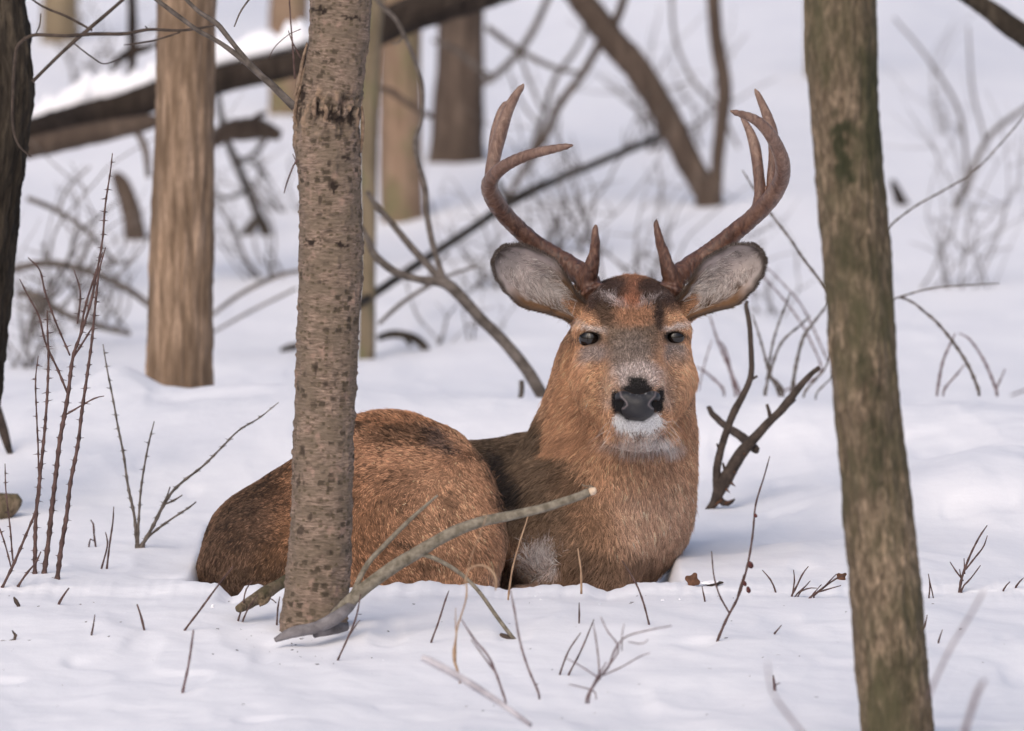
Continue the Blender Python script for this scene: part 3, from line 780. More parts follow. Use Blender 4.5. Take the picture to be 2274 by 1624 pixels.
shrub('thorny_cane', 'rightmost thorny cane of the left group, leaning right', 'cane',
    [[(128, 1288, 5), (140, 1190, 4.6), (160, 1060, 4), (178, 950, 3.6), (190, 860, 3.2), (203, 760, 2.8), (212, 670, 2.4), (222, 600, 2), (235, 550, 1.2)]], M_RED, group=GT, **TH_)
shrub('thorny_cane', 'leftmost upright thorny cane of the left group', 'cane',
    [[(77, 1275, 4.4), (78, 1180, 4), (88, 1060, 3.6), (100, 940, 3), (108, 820, 2.5), (106, 740, 2), (104, 690, 1.2)], [(88, 1060, 2), (82, 960, 1.8), (78, 850, 1.6), (84, 790, 1)]], M_RED, group=GT, **TH_)
shrub('crossed_twig', 'slanting bare twig crossing the canes at the lower left', 'twig',
    [[(4, 1308, 3), (30, 1250, 3), (60, 1180, 2.6), (80, 1130, 2.3), (90, 1080, 1.5)], [(25, 1260, 1.8), (10, 1200, 1.6), (-5, 1160, 1.5)], [(30, 1245, 2), (20, 1160, 1.6), (12, 1090, 1.5), (10, 1030, 1)]], M_RED, **TH_, tl=9)
shrub('short_twig', 'short slanting twig just right of the cane feet', 'twig', [[(40, 1305, 2.5), (60, 1272, 2.2), (78, 1250, 2), (90, 1225, 1.4)]], M_RED, **TH_, tl=8)
shrub('thorny_shrub', 'thorny shrub with four spreading stems in snow left of the deer', 'shrub',
    [[(305, 1218, 3.6), (300, 1150, 3.2), (285, 1080, 2.8), (270, 990, 2.4), (257, 915, 2.1), (242, 840, 1.8), (230, 765, 1.1)],
     [(306, 1215, 3.2), (308, 1150, 2.6), (318, 1060, 2.2), (330, 990, 1.9), (343, 935, 1.2)],
     [(310, 1220, 4), (335, 1175, 3.6), (370, 1110, 3.2), (400, 1075, 2.8), (450, 1035, 2.4), (490, 995, 2), (530, 955, 1.8), (575, 928, 1.5), (618, 894, .9)],
     [(322, 1200, 2.8), (350, 1175, 2.5), (385, 1150, 2.2), (420, 1128, 1.8), (436, 1115, 1.4)], [(365, 1120, 2.2), (385, 1112, 2), (405, 1100, 1.4)], [(352, 1140, 2), (370, 1105, 1.8), (378, 1082, 1.4)],
     [(305, 1221, 2), (335, 1224, 1.8), (362, 1230, 1.2)]], M_GREY, **TH_, tl=11)
shrub('small_sprig', 'tiny crooked sprig left of the thorny shrub', 'sprig', [[(212, 1216, 2.2), (208, 1190, 2), (206, 1165, 2), (200, 1155, 1.2)], [(197, 1216, 1.6), (200, 1198, 1.6), (210, 1202, 1)]], M_RED)
shrub('small_sprig', 'upright twiggy sprig close left of the thorny shrub', 'sprig', [[(236, 1264, 2.2), (243, 1210, 2), (250, 1160, 1.8), (252, 1125, 1)], [(226, 1262, 2), (238, 1210, 1.8), (234, 1182, 1.2)]], M_RED)
GS = 'bare twigs sticking out of the snow'
tw = [
 ('short broken twig leaning right just left of the middle shrub', [[(130, 1344, 2.6), (142, 1322, 2.4), (154, 1306, 1.6)]]),
 ('thin upright twig in the snow below the small sprigs', [[(203, 1414, 1.9), (207, 1390, 1.9), (210, 1365, 1)]]),
 ('dark twig leaning left in the snow below the thorny shrub', [[(322, 1402, 2.6), (313, 1370, 2.4), (303, 1342, 1.8)]]),
 ('long straight twig rising right in front of the deer rump', [[(410, 1401, 2.4), (450, 1345, 2.2), (480, 1305, 2), (517, 1258, 1.3)]]),
 ('blurred pale twig low in the left foreground', [[(405, 1540, 3), (418, 1475, 2.6), (430, 1398, 2)]]),
 ('thin forked twig beside the left foot of the flaky tree', [[(615, 1390, 2), (616, 1350, 1.8), (620, 1325, 1)], [(614, 1340, 1.2), (602, 1330, 1.2), (595, 1332, 1)]]),
 ('fine pair of twigs in front of the mossy stick', [[(528, 1380, 2), (538, 1345, 1.8), (545, 1310, 1.5), (560, 1290, 1)], [(540, 1380, 1.8), (552, 1350, 1.6), (572, 1320, 1)]]),
 ('slanting twig below the bent branch beside the flaky tree', [[(750, 1468, 2), (772, 1415, 2), (790, 1370, 1.8), (800, 1320, 1.2)], [(778, 1410, 1.4), (790, 1390, 1.4), (800, 1378, 1)]]),
 ('straight dark twig standing in front of the deer belly', [[(958, 1428, 2), (975, 1380, 1.9), (990, 1330, 1.8), (996, 1312, 1)]]),
 ('hair thin pale stem curving up beside the white tuft', [[(1130, 1320, 2.2), (1138, 1260, 2), (1155, 1205, 1.8), (1170, 1160, 1.5), (1178, 1125, 1)]]),
 ('pale upright twig against the deer chest', [[(1292, 1302, 2.6), (1291, 1265, 2.4), (1284, 1218, 1.5)]]),
 ('slanting twig crossing the lip of snow under the deer chest', [[(1443, 1388, 2), (1428, 1335, 2), (1410, 1290, 1.9), (1383, 1246, 1.2)]]),
 ('short upright twig below the deer chest', [[(1285, 1386, 2), (1286, 1360, 1.8), (1286, 1338, 1)]]),
 ('pair of parallel slanting twigs below the deer chest', [[(1243, 1500, 2), (1262, 1445, 1.8), (1290, 1405, 1.2)], [(1262, 1500, 2), (1290, 1445, 1.8), (1320, 1375, 1.2)]]),
 ('thin twig leaning left near the oak leaf', [[(1567, 1337, 1.8), (1563, 1318, 1.6), (1560, 1302, 1)]]),
 ('thin twig leaning left between leaf and mossy tree', [[(1723, 1318, 1.8), (1712, 1290, 1.7), (1692, 1266, 1)]]),
 ('tiny slanting twig in snow below the forked sprigs', [[(1718, 1410, 2), (1725, 1400, 1.8), (1735, 1388, 1)]]),
 ('tiny twig pair just right of the mossy tree', [[(2062, 1330, 1.8), (2064, 1300, 1.6), (2060, 1275, 1)], [(2073, 1332, 1.4), (2064, 1290, 1)]]),
 ('short slanting twig close to the mossy tree right side', [[(2047, 1410, 2), (2055, 1390, 1.8), (2060, 1365, 1.1)]]),
 ('tiny twig standing alone right of the mossy tree foot', [[(2083, 1430, 1.8), (2088, 1412, 1.6), (2093, 1398, 1)]]),
 ('small slanting twig at the right edge beside the cluster', [[(2227, 1315, 1.8), (2236, 1300, 1.6), (2244, 1292, 1)]]),
 ('small slanting twig cut by the right edge', [[(2255, 1308, 2), (2265, 1293, 1.8), (2274, 1284, 1)]]),
 ('thin horizontal twig at the right edge below the arching cane', [[(2245, 880, 2), (2262, 872, 2), (2290, 862, 1.6)]]),
]
for lab, st in tw:
    shrub('bare_twig', lab, 'twig', st, M_RED if 'pale' not in lab else M_STRAW if 'stem' in lab or 'chest' in lab else M_BLUR, group=GS, Y=(13.3 if 1225 < st[0][0][1] < 1325 and 1100 < st[0][0][0] < 1480 else None) if 'edge below' not in lab else None)
# twigs with a look of their own
e = shrub('budded_twig', 'tall thin reddish twig with dark buds right of the deer', 'twig',
    [[(1593, 1425, 3), (1612, 1375, 2.8), (1640, 1320, 2.6), (1660, 1250, 2.4), (1672, 1180, 2.2), (1680, 1120, 2), (1697, 1060, 1.7), (1710, 1013, 1.1)],
     [(1620, 1362, 2.2), (1600, 1325, 1.9), (1587, 1280, 1.7), (1579, 1225, 1.1)], [(1654, 1275, 1.6), (1645, 1300, 1.5), (1636, 1325, 1)]], M_RED, nodes=34)
for (x, y, r, L) in [(1665, 1255, 6, 16), (1676, 1145, 3.6, 9), (1660, 1310, 5, 15), (1652, 1296, 4, 12)]:
    yb = hit(1593, 1425)
    V, F, caps, _, _ = tube_arrays(path_px([(x, y - L / 2, 1), (x + 1, y - L / 4, r * .8), (x + 3, y + L / 4, r), (x + 4, y + L / 2, 1.2)], yb - .004), 8, 8)
    mesh_obj('bud', V, [F] + caps, M_BUD, e)
shrub('forked_sprig', 'small forked sprig in the snow left of the mossy tree', 'sprig',
    [[(1757, 1326, 2.2), (1770, 1300, 2), (1782, 1275, 1.6), (1795, 1258, 1)], [(1760, 1325, 1.8), (1765, 1290, 1.6), (1763, 1265, 1)], [(1765, 1325, 1.8), (1785, 1305, 1.6), (1798, 1290, 1)], [(1775, 1318, 1.6), (1795, 1307, 1.4), (1815, 1306, 1)]], M_RED)
shrub('leaning_sprig', 'low leaning sprig touching the left side of the mossy tree', 'sprig',
    [[(1797, 1330, 2.2), (1830, 1305, 2), (1855, 1287, 1.6), (1875, 1278, 1)], [(1812, 1318, 1.8), (1840, 1308, 1.6), (1868, 1300, 1)], [(1830, 1305, 1.6), (1858, 1275, 1)], [(1802, 1325, 1.4), (1825, 1298, 1)]], M_RED)
shrub('branching_sprig', 'sharp upright branching sprig in snow right of the mossy tree', 'sprig',
    [[(2131, 1318, 3), (2136, 1285, 2.8), (2148, 1250, 2.4), (2160, 1220, 2), (2175, 1190, 1.8), (2191, 1167, 1.1)], [(2138, 1290, 1.8), (2122, 1268, 1.6), (2110, 1248, 1)],
     [(2145, 1265, 2), (2165, 1240, 1.8), (2185, 1215, 1.5), (2194, 1190, 1)], [(2137, 1305, 1.8), (2155, 1285, 1.6), (2177, 1255, 1)], [(2142, 1275, 1.6), (2140, 1240, 1)], [(2134, 1290, 1.4), (2130, 1265, 1)]], M_RED, nodes=20)
shrub('lonely_sprig', 'tiny dark sprig low in the snow right of centre bottom', 'sprig', [[(1722, 1535, 3), (1720, 1515, 3), (1718, 1500, 1.6)], [(1722, 1522, 1.6), (1732, 1517, 1.2)]], M_BLUR)
shrub('blurred_shrub', 'blurred reddish branching shrub in the near snow below the deer chest', 'shrub',
    [[(1305, 1545, 4), (1330, 1505, 4), (1350, 1480, 3.6), (1365, 1445, 3), (1390, 1415, 2.6), (1440, 1400, 2.2), (1492, 1390, 1.4)],
     [(1330, 1510, 3), (1330, 1470, 2.6), (1325, 1420, 2.4), (1318, 1385, 1.5)], [(1350, 1482, 3), (1375, 1440, 2.5), (1350, 1400, 2.2), (1335, 1370, 1.4)], [(1340, 1500, 2.6), (1385, 1480, 2.2), (1420, 1460, 2), (1445, 1450, 1.4)],
     [(1335, 1508, 2.2), (1290, 1480, 2), (1255, 1462, 1.4)], [(1318, 1535, 2.4), (1285, 1525, 2), (1262, 1520, 1.3)], [(1380, 1445, 2), (1380, 1410, 1.8), (1385, 1385, 1.2)], [(1395, 1425, 2), (1425, 1430, 1.8), (1440, 1420, 1.2)],
     [(1310, 1545, 3), (1322, 1510, 3), (1345, 1470, 2)]], M_BLUR, Y=11.95, nodes=18, scale=.65)
shrub('foreground_stem', 'pale blurred stem rising on the right in the near foreground', 'stem', [[(2070, 1530, 3), (2105, 1450, 3), (2145, 1380, 2.8), (2185, 1310, 2)]], M_BLUR, Y=10.0)
shrub('foreground_stem', 'lavender blurred stem at the lower right corner', 'stem', [[(2140, 1640, 6), (2155, 1580, 5.5), (2170, 1535, 5), (2185, 1510, 3.6)]], M_BLUR, Y=9.6)
shrub('foreground_stem', 'thin blurred stem curving down to the bottom edge beside the mossy tree', 'stem', [[(1790, 1640, 3), (1765, 1605, 3), (1735, 1565, 2.8), (1715, 1535, 2)], [(1715, 1535, 2), (1708, 1500, 2), (1706, 1470, 1.2)]], M_BLUR, Y=9.8)
shrub('foreground_stem', 'faint wavy blurred twig right below the bent branch end', 'stem', [[(1195, 1535, 2.6), (1170, 1480, 2.4), (1152, 1420, 2.2), (1140, 1350, 2), (1132, 1310, 1.3)]], M_BLUR, Y=12.1)
shrub('foreground_stem', 'pair of faint blurred twigs below the bent branch', 'stem', [[(1120, 1545, 2.6), (1090, 1465, 2.4), (1055, 1420, 2.2), (1025, 1375, 1.4)], [(1105, 1500, 2), (1075, 1460, 1.8), (1045, 1420, 1.2)]], M_BLUR, Y=12.0)
shrub('curled_grass', 'curled orange dry grass blade in front of the deer flank', 'grass blade',
    [[(1012, 1455, 3), (1015, 1400, 2.6), (1035, 1330, 2.6), (1035, 1280, 3), (1045, 1262, 3.6), (1070, 1255, 4), (1092, 1268, 4.4), (1102, 1290, 4), (1100, 1312, 2)], [(1030, 1300, 1.6), (1045, 1240, 1.5), (1068, 1180, 1.4), (1082, 1140, 1)]], M_STRAW, Y=12.3, nodes=400, wob=.5, scale=.7)
shrub('dry_grass', 'upright dry grass blade and dark twig below the bent branch', 'grass blade',
    [[(1020, 1500, 4), (1008, 1460, 5), (1012, 1420, 3), (1018, 1380, 1.5)], [(1014, 1420, 2), (1012, 1385, 1.8), (1012, 1350, 1)]], M_STRAW, Y=12.2, nodes=400, wob=.5, scale=.7)
shrub('dark_speck', 'small dark bud cluster on the snow at the far left', 'debris', [[(42, 1348, 3), (35, 1335, 5), (30, 1326, 2)]], M_DKTW)
shrub('dead_leaf_stem', 'small brown curled leaf on a stem at the left edge', 'leaf', [[(-5, 1424, 1.8), (20, 1424, 1.8), (36, 1418, 4), (30, 1406, 4), (26, 1400, 1.2)]], M_DKTW, nodes=500)
# background canes behind the ridge, right
GB = 'thorny canes behind the snow ridge at the right'
shrub('arching_cane', 'thorny cane arching down from the right antler to the mossy tree', 'cane', [[(1862, 680, 3), (1845, 655, 3), (1815, 615, 3), (1785, 575, 2.8), (1755, 530, 2.6), (1715, 478, 2.4), (1680, 430, 2), (1648, 378, 1.3)]], M_GREY, Y=15.4, group=GB, sink=0, tl=7, thorn=1)
shrub('arching_cane', 'thorny cane arching right and down from the mossy tree', 'cane', [[(2172, 862, 3.6), (2150, 810, 3.4), (2115, 760, 3.2), (2080, 715, 3), (2050, 690, 2.6), (2025, 672, 2.4), (1990, 662, 2), (1950, 690, 2)],
     [(1990, 662, 1.8), (2060, 642, 1.8), (2130, 635, 1.6), (2220, 630, 1)]], M_GREY, Y=15.5, group=GB, tl=8, thorn=1)
shrub('arching_cane', 'thin arching cane running up right behind the mossy tree', 'cane', [[(1940, 560, 2), (1975, 505, 2), (2030, 460, 2), (2090, 425, 2), (2165, 380, 1.8), (2240, 300, 1.5), (2280, 250, 1.2)]], M_GREY, Y=15.6, group=GB, sink=0, tl=5, thorn=1)
shrub('arching_cane', 'pale thin cane standing left of the arching cane at the right', 'cane', [[(2083, 862, 3), (2095, 800, 2.6), (2120, 740, 1.6)]], M_BLUR, Y=15.9, group=GB, tl=6, thorn=1)
shrub('arching_cane', 'pale cane leaning left behind the arching cane at the right', 'cane', [[(2212, 862, 3), (2185, 800, 2.6), (2155, 755, 2), (2130, 740, 1.4)], [(2215, 860, 2), (2232, 820, 1.5)]], M_BLUR, Y=16.1, group=GB, tl=5, thorn=1)
shrub('arching_cane', 'short pale cane leaning right under the arching cane at the right', 'cane', [[(2098, 862, 2.4), (2125, 830, 2), (2142, 808, 1.3)]], M_BLUR, Y=15.9, group=GB, tl=5, thorn=1)
shrub('thorny_thicket', 'thorny canes fanning up between the deer and the mossy tree', 'shrub',
    [[(1760, 868, 4), (1768, 810, 3.6), (1785, 750, 3.2), (1805, 720, 2.8), (1835, 680, 2.2), (1850, 650, 1.4)],
     [(1700, 868, 3), (1712, 820, 3), (1735, 760, 2.6), (1780, 720, 2), (1800, 700, 1.4)], [(1728, 868, 3), (1710, 830, 3), (1695, 780, 2.6), (1680, 730, 2), (1670, 700, 1.4)], [(1735, 865, 4), (1722, 845, 3.6), (1706, 838, 2)],
     [(1702, 868, 2.6), (1715, 770, 2.4), (1735, 700, 2), (1755, 650, 1.4)], [(1790, 866, 2.6), (1830, 820, 2.4), (1850, 780, 2), (1865, 760, 1.5)], [(1815, 870, 2), (1845, 840, 1.6), (1860, 825, 1.2)]], M_GREY, Y=15.75, thorn=1, tl=7)
shrub('pale_thicket', 'pale blurred thorny canes right behind the deer cheek', 'shrub',
    [[(1640, 866, 3), (1620, 820, 3), (1600, 770, 2.6), (1585, 730, 2), (1575, 700, 1.5)], [(1632, 864, 3), (1615, 790, 2.6), (1600, 760, 2)], [(1605, 862, 2.6), (1580, 838, 2.4), (1560, 822, 2), (1545, 815, 1.4)],
     [(1555, 850, 1.6), (1568, 800, 1.5), (1580, 755, 1)], [(1745, 866, 2.2), (1820, 830, 2), (1800, 760, 2), (1760, 690, 1.8), (1700, 620, 1.6), (1650, 570, 1.2)], [(1838, 800, 2), (1780, 680, 1.8), (1720, 610, 1.4), (1690, 590, 1.2)]], M_BLUR, Y=16.4, thorn=1, tl=6)
# the oak leaf and its snowy neighbour
def leaf(name, label, px, py, Y, w, h, ang, mat, lobes=4, tilt=.4):
    n = 40; t = np.linspace(0, 2 * np.pi, n, endpoint=False)
    r = 1 + .20 * np.sign(np.sin(t * lobes)) * np.abs(np.sin(t * lobes)) ** .6
    x = np.cos(t) * r * M(w); z = np.sin(t) * r * M(h)
    ca, sa = math.cos(ang), math.sin(ang)
    c = P(px, py, Y)
    top = np.stack([x * ca - z * sa, .35 * np.abs(x * ca - z * sa) + tilt * z, x * sa + z * ca], 1) + c
    bot = top + [0, .0012, .0004]
    V = np.vstack([top, bot, c[None] - [0, .003, 0], c[None] - [0, .0018, 0]])
    i = np.arange(n); j = (i + 1) % n
    T = np.vstack([np.stack([i, j, np.full(n, 2 * n)], 1), np.stack([j + n, i + n, np.full(n, 2 * n + 1)], 1)])
    Q = np.stack([j, i, i + n, j + n], 1)
    o = mesh_obj(name, V, [T, Q], mat, smooth=False)
    recentre(o, c)
    return tag(o, label, 'leaf')
leaf('oak_leaf', 'brown curled oak leaf standing on the snow right of the deer', 1538, 1290, hit(1540, 1300), 15, 14, .8, M_LEAF)
leaf('frosted_leaf', 'dark flat leaf under a little snow beside the oak leaf', 1582, 1297, hit(1580, 1300) - .01, 22, 5, 0, M_DKTW, 3, 1.0)
o = leaf('frost_cover', 'thin patch of snow lying on the dark flat leaf', 1576, 1294, hit(1580, 1300) - .016, 18, 3.5, 0, MS, 2, 1.0); o['category'] = 'snow'
leaf('brown_leaf', 'small brown leaf caught against the left side of the mossy tree', 1868, 1282, hit(1868, 1290), 12, 8, .3, M_LEAF)

# blurred brush far behind: one shrub after another, each a cluster of its own stems
def brush(label, bx, by, n, h, spread, mat, seed, r=2.6, lean=0, dY=0):
    mat = M_GREY; r *= .55 if seed in (5, 6, 7) else .9
    r_ = random.Random(seed); Y = hit(bx, by) + dY
    st = []
    for i in range(n):
        a = r_.gauss(0, .55) * spread + lean; L = h * r_.uniform(.4, 1.1)
        x0 = bx + r_.gauss(0, 34); c_ = r_.uniform(-.5, .5) * L * .5; rr = r * r_.uniform(.5, 1.25); ys = r_.uniform(-.3, .3)
        st0 = [(x0, by + r_.uniform(-6, 10), rr, 0)]
        for k in range(1, 6):
            f = k / 5
            st0.append((x0 + a * L * f + c_ * 4 * f * (1 - f) + r_.gauss(0, 5), by - L * (f - .28 * f * f * abs(a)), rr * (1 - .75 * f), ys * f))
        st.append(st0)
        for k in range(r_.choice((1, 2, 3, 4))):
            q = st0[r_.choice((1, 2, 3, 4))]
            d = r_.uniform(-1.2, 1.2); l2 = L * r_.uniform(.12, .45); up = r_.uniform(-.15, 1)
            st.append([q, (q[0] + d * l2 * .5, q[1] - l2 * .5 * up + r_.gauss(0, 4), q[2] * .7, q[3]), (q[0] + d * l2, q[1] - l2 * up + r_.gauss(0, 6), q[2] * .35, q[3])])
    return shrub('background_shrub', label, 'shrub', st, mat, Y=Y, group='blurred bare shrubs on the slope behind', nodes=60, seg=5, wob=6)
brush('blurred bare shrub rising between the antlers under the forked tree', 1430, 640, 14, 320, 1.0, M_BLUR, 1, 3)
brush('blurred shrub behind the left antler reaching the top edge', 1240, 560, 14, 460, .55, M_BLUR, 2, 3.2)
brush('blurred shrub left of the left antler above the ear', 1090, 640, 11, 280, .8, M_BLUR, 3, 2.8)
brush('blurred thin shrub behind the forked tree top', 1480, 330, 13, 330, .7, M_BLUR, 4, 3)
brush('faint pale shrub at the upper right behind the mossy tree', 2090, 640, 6, 420, .45, M_BLUR, 5, 4, lean=.2)
brush('faint pale shrub close to the right edge', 2190, 640, 6, 420, .3, M_BLUR, 6, 3.2)
brush('faint brush at the right top corner behind the arching cane', 2120, 300, 6, 300, .7, M_BLUR, 7, 3)
brush('pale brush under the slanting branch behind the deer back', 1010, 760, 9, 200, .6, M_BLUR, 8, 2.4)
brush('blurred brush left of the tan tree foot', 70, 820, 15, 330, .4, M_BLUR, 9, 2.6)
brush('blurred brush between the canes and the tan tree', 230, 730, 13, 300, .45, M_BLUR, 10, 2.4, lean=.1)
brush('blurred brush right of the tan tree by the dark sapling', 560, 620, 12, 300, .6, M_BLUR, 11, 2.6)
brush('blurred low brush behind the thorny thicket', 1720, 700, 7, 260, .7, M_BLUR, 12, 2.4)
brush('blurred tall brush left of the tan tree above the log', 120, 700, 8, 620, .45, M_BLUR, 13, 4.5, lean=.4, dY=-1)

brush('blurred dark tangle above the deer back between trunks', 620, 470, 9, 260, .9, M_GREY, 14, 3.2)
brush('blurred tangle at the top left over the snowy log', 200, 230, 9, 260, .9, M_GREY, 15, 3.4)
limb_tree('sagging_bough', 'blurred dark bough hanging behind the left antler tips', 'branch',
    [[(1080, 60, 7), (1150, 110, 7), (1230, 150, 6), (1300, 165, 5)], [(1150, 110, 4), (1180, 190, 4), (1210, 260, 3)]], 22.0, M_GREY, seg=8)
# crumbs of bark and seeds fallen on the snow
cr = []
r_ = random.Random(5)
for i in range(150):
    x_, y_ = r_.uniform(0, 2274), 1320 + 280 * r_.random() ** 1.3
    if i % 3 == 0: x_ = 620 + r_.gauss(0, 90) + 60; y_ = 1395 + abs(r_.gauss(0, 35))
    yy_ = hit(x_, y_, 11.0, 16.0)
    p_ = P(x_, y_, yy_)
    a_ = r_.uniform(0, 6.28); l_ = r_.uniform(.0012, .0035)
    cr.append(cone(p_ - [math.cos(a_) * l_, math.sin(a_) * l_, 0], p_ + [math.cos(a_) * l_, math.sin(a_) * l_, .0015], l_ * .45, 4))
V, Fs = arr_join(cr)
o = mesh_obj('bark_crumbs', V, Fs[1:], M_DKTW); tag(o, 'scattered tiny dark bark crumbs lying on the near snow', None, None, 'stuff')

# fallen and leaning dead limbs crossing one another behind the deer
for lab, yb, arms in [
  ('thin dark limb crossing low behind the deer neck', 17.5, [[(840, 720, 4), (900, 668, 5), (980, 620, 4), (1060, 590, 3)], [(940, 645, 3), (960, 600, 2.4), (1000, 560, 1.6)]]),
  ('blurred limb slanting behind the left antler to the top edge', 22.5, [[(1100, 470, 4), (1160, 380, 5), (1200, 280, 6), (1230, 180, 6), (1290, 90, 5), (1320, -20, 5)], [(1200, 280, 4), (1160, 230, 3), (1130, 160, 2)]]),
  ('blurred limb curving between the right antler and forked tree', 22.0, [[(1390, 560, 4), (1450, 510, 5), (1520, 500, 5), (1600, 540, 4), (1660, 600, 3)], [(1450, 510, 3), (1470, 430, 2.5), (1460, 360, 2)]]),
  ('grey limb lying in the snow between the tan tree and the flaky tree', 19.0, [[(470, 700, 4), (540, 650, 5), (620, 612, 5), (680, 600, 4)], [(470, 740, 3), (560, 690, 3.4), (660, 640, 3)]]),
  ('dark limb under the snowy log at the far left', 19.5, [[(60, 440, 6), (130, 470, 6), (200, 520, 5), (260, 590, 4)], [(130, 470, 4), (150, 420, 3), (200, 370, 2.4)]]),
  ('blurred limb behind the right antler tips', 23.0, [[(1640, 330, 3), (1600, 250, 4), (1540, 180, 4), (1500, 90, 4), (1490, -20, 4)], [(1540, 180, 3), (1480, 200, 2), (1430, 230, 1.6)]]),
  ('pale limb at the upper right with drooping side twigs', 22.0, [[(2085, 620, 8), (2100, 520, 8), (2150, 400, 7), (2200, 300, 6), (2290, 230, 5)], [(2150, 400, 4), (2130, 250, 4), (2060, 130, 3), (1985, 40, 2)], [(2190, 320, 3), (2160, 200, 3), (2150, 60, 2)]]),
]:
    limb_tree('dead_limb', lab, 'branch', arms, yb, M_GREY, seg=8, group='dead limbs on the slope behind the deer')
# small clods of loose snow
cl_v, cl_q, n0 = [], [], 0
for i in range(40):
    if i < 34: x_, y_ = r_.uniform(400, 1560), 1300 + abs(r_.gauss(0, 26))
    else: x_, y_ = r_.uniform(0, 2274), r_.uniform(1180, 1600)
    yy_ = hit(x_, y_, 11.0, 16.0); p_ = P(x_, y_, yy_); rr_ = .0010 + .0026 * r_.random() ** 3
    u_, w_ = np.meshgrid(np.arange(7) / 7 * 6.2832, np.linspace(.1, 3.04, 5))
    d_ = np.stack([np.sin(w_) * np.cos(u_), np.sin(w_) * np.sin(u_), np.cos(w_) * .7], -1).reshape(-1, 3)
    d_ = d_ * (1 + .45 * vnoise(d_[:, 0] * 1.7 + i, d_[:, 1] * 1.7, d_[:, 2] * 1.7, 7))[:, None]
    cl_v.append(d_ * rr_ + p_ + [0, 0, rr_ * .2])
    ii = np.arange(4)[:, None] * 7; jj = np.arange(7)[None]; j2_ = (jj + 1) % 7
    cl_q.append(np.stack([ii + jj, ii + 7 + jj, ii + 7 + j2_, ii + j2_], -1).reshape(-1, 4)[:, ::-1] + n0); n0 += 35
o = mesh_obj('snow_clods', np.vstack(cl_v), np.vstack(cl_q), MS); tag(o, 'small loose clods of snow scattered along the trodden edge', None, None, 'stuff')

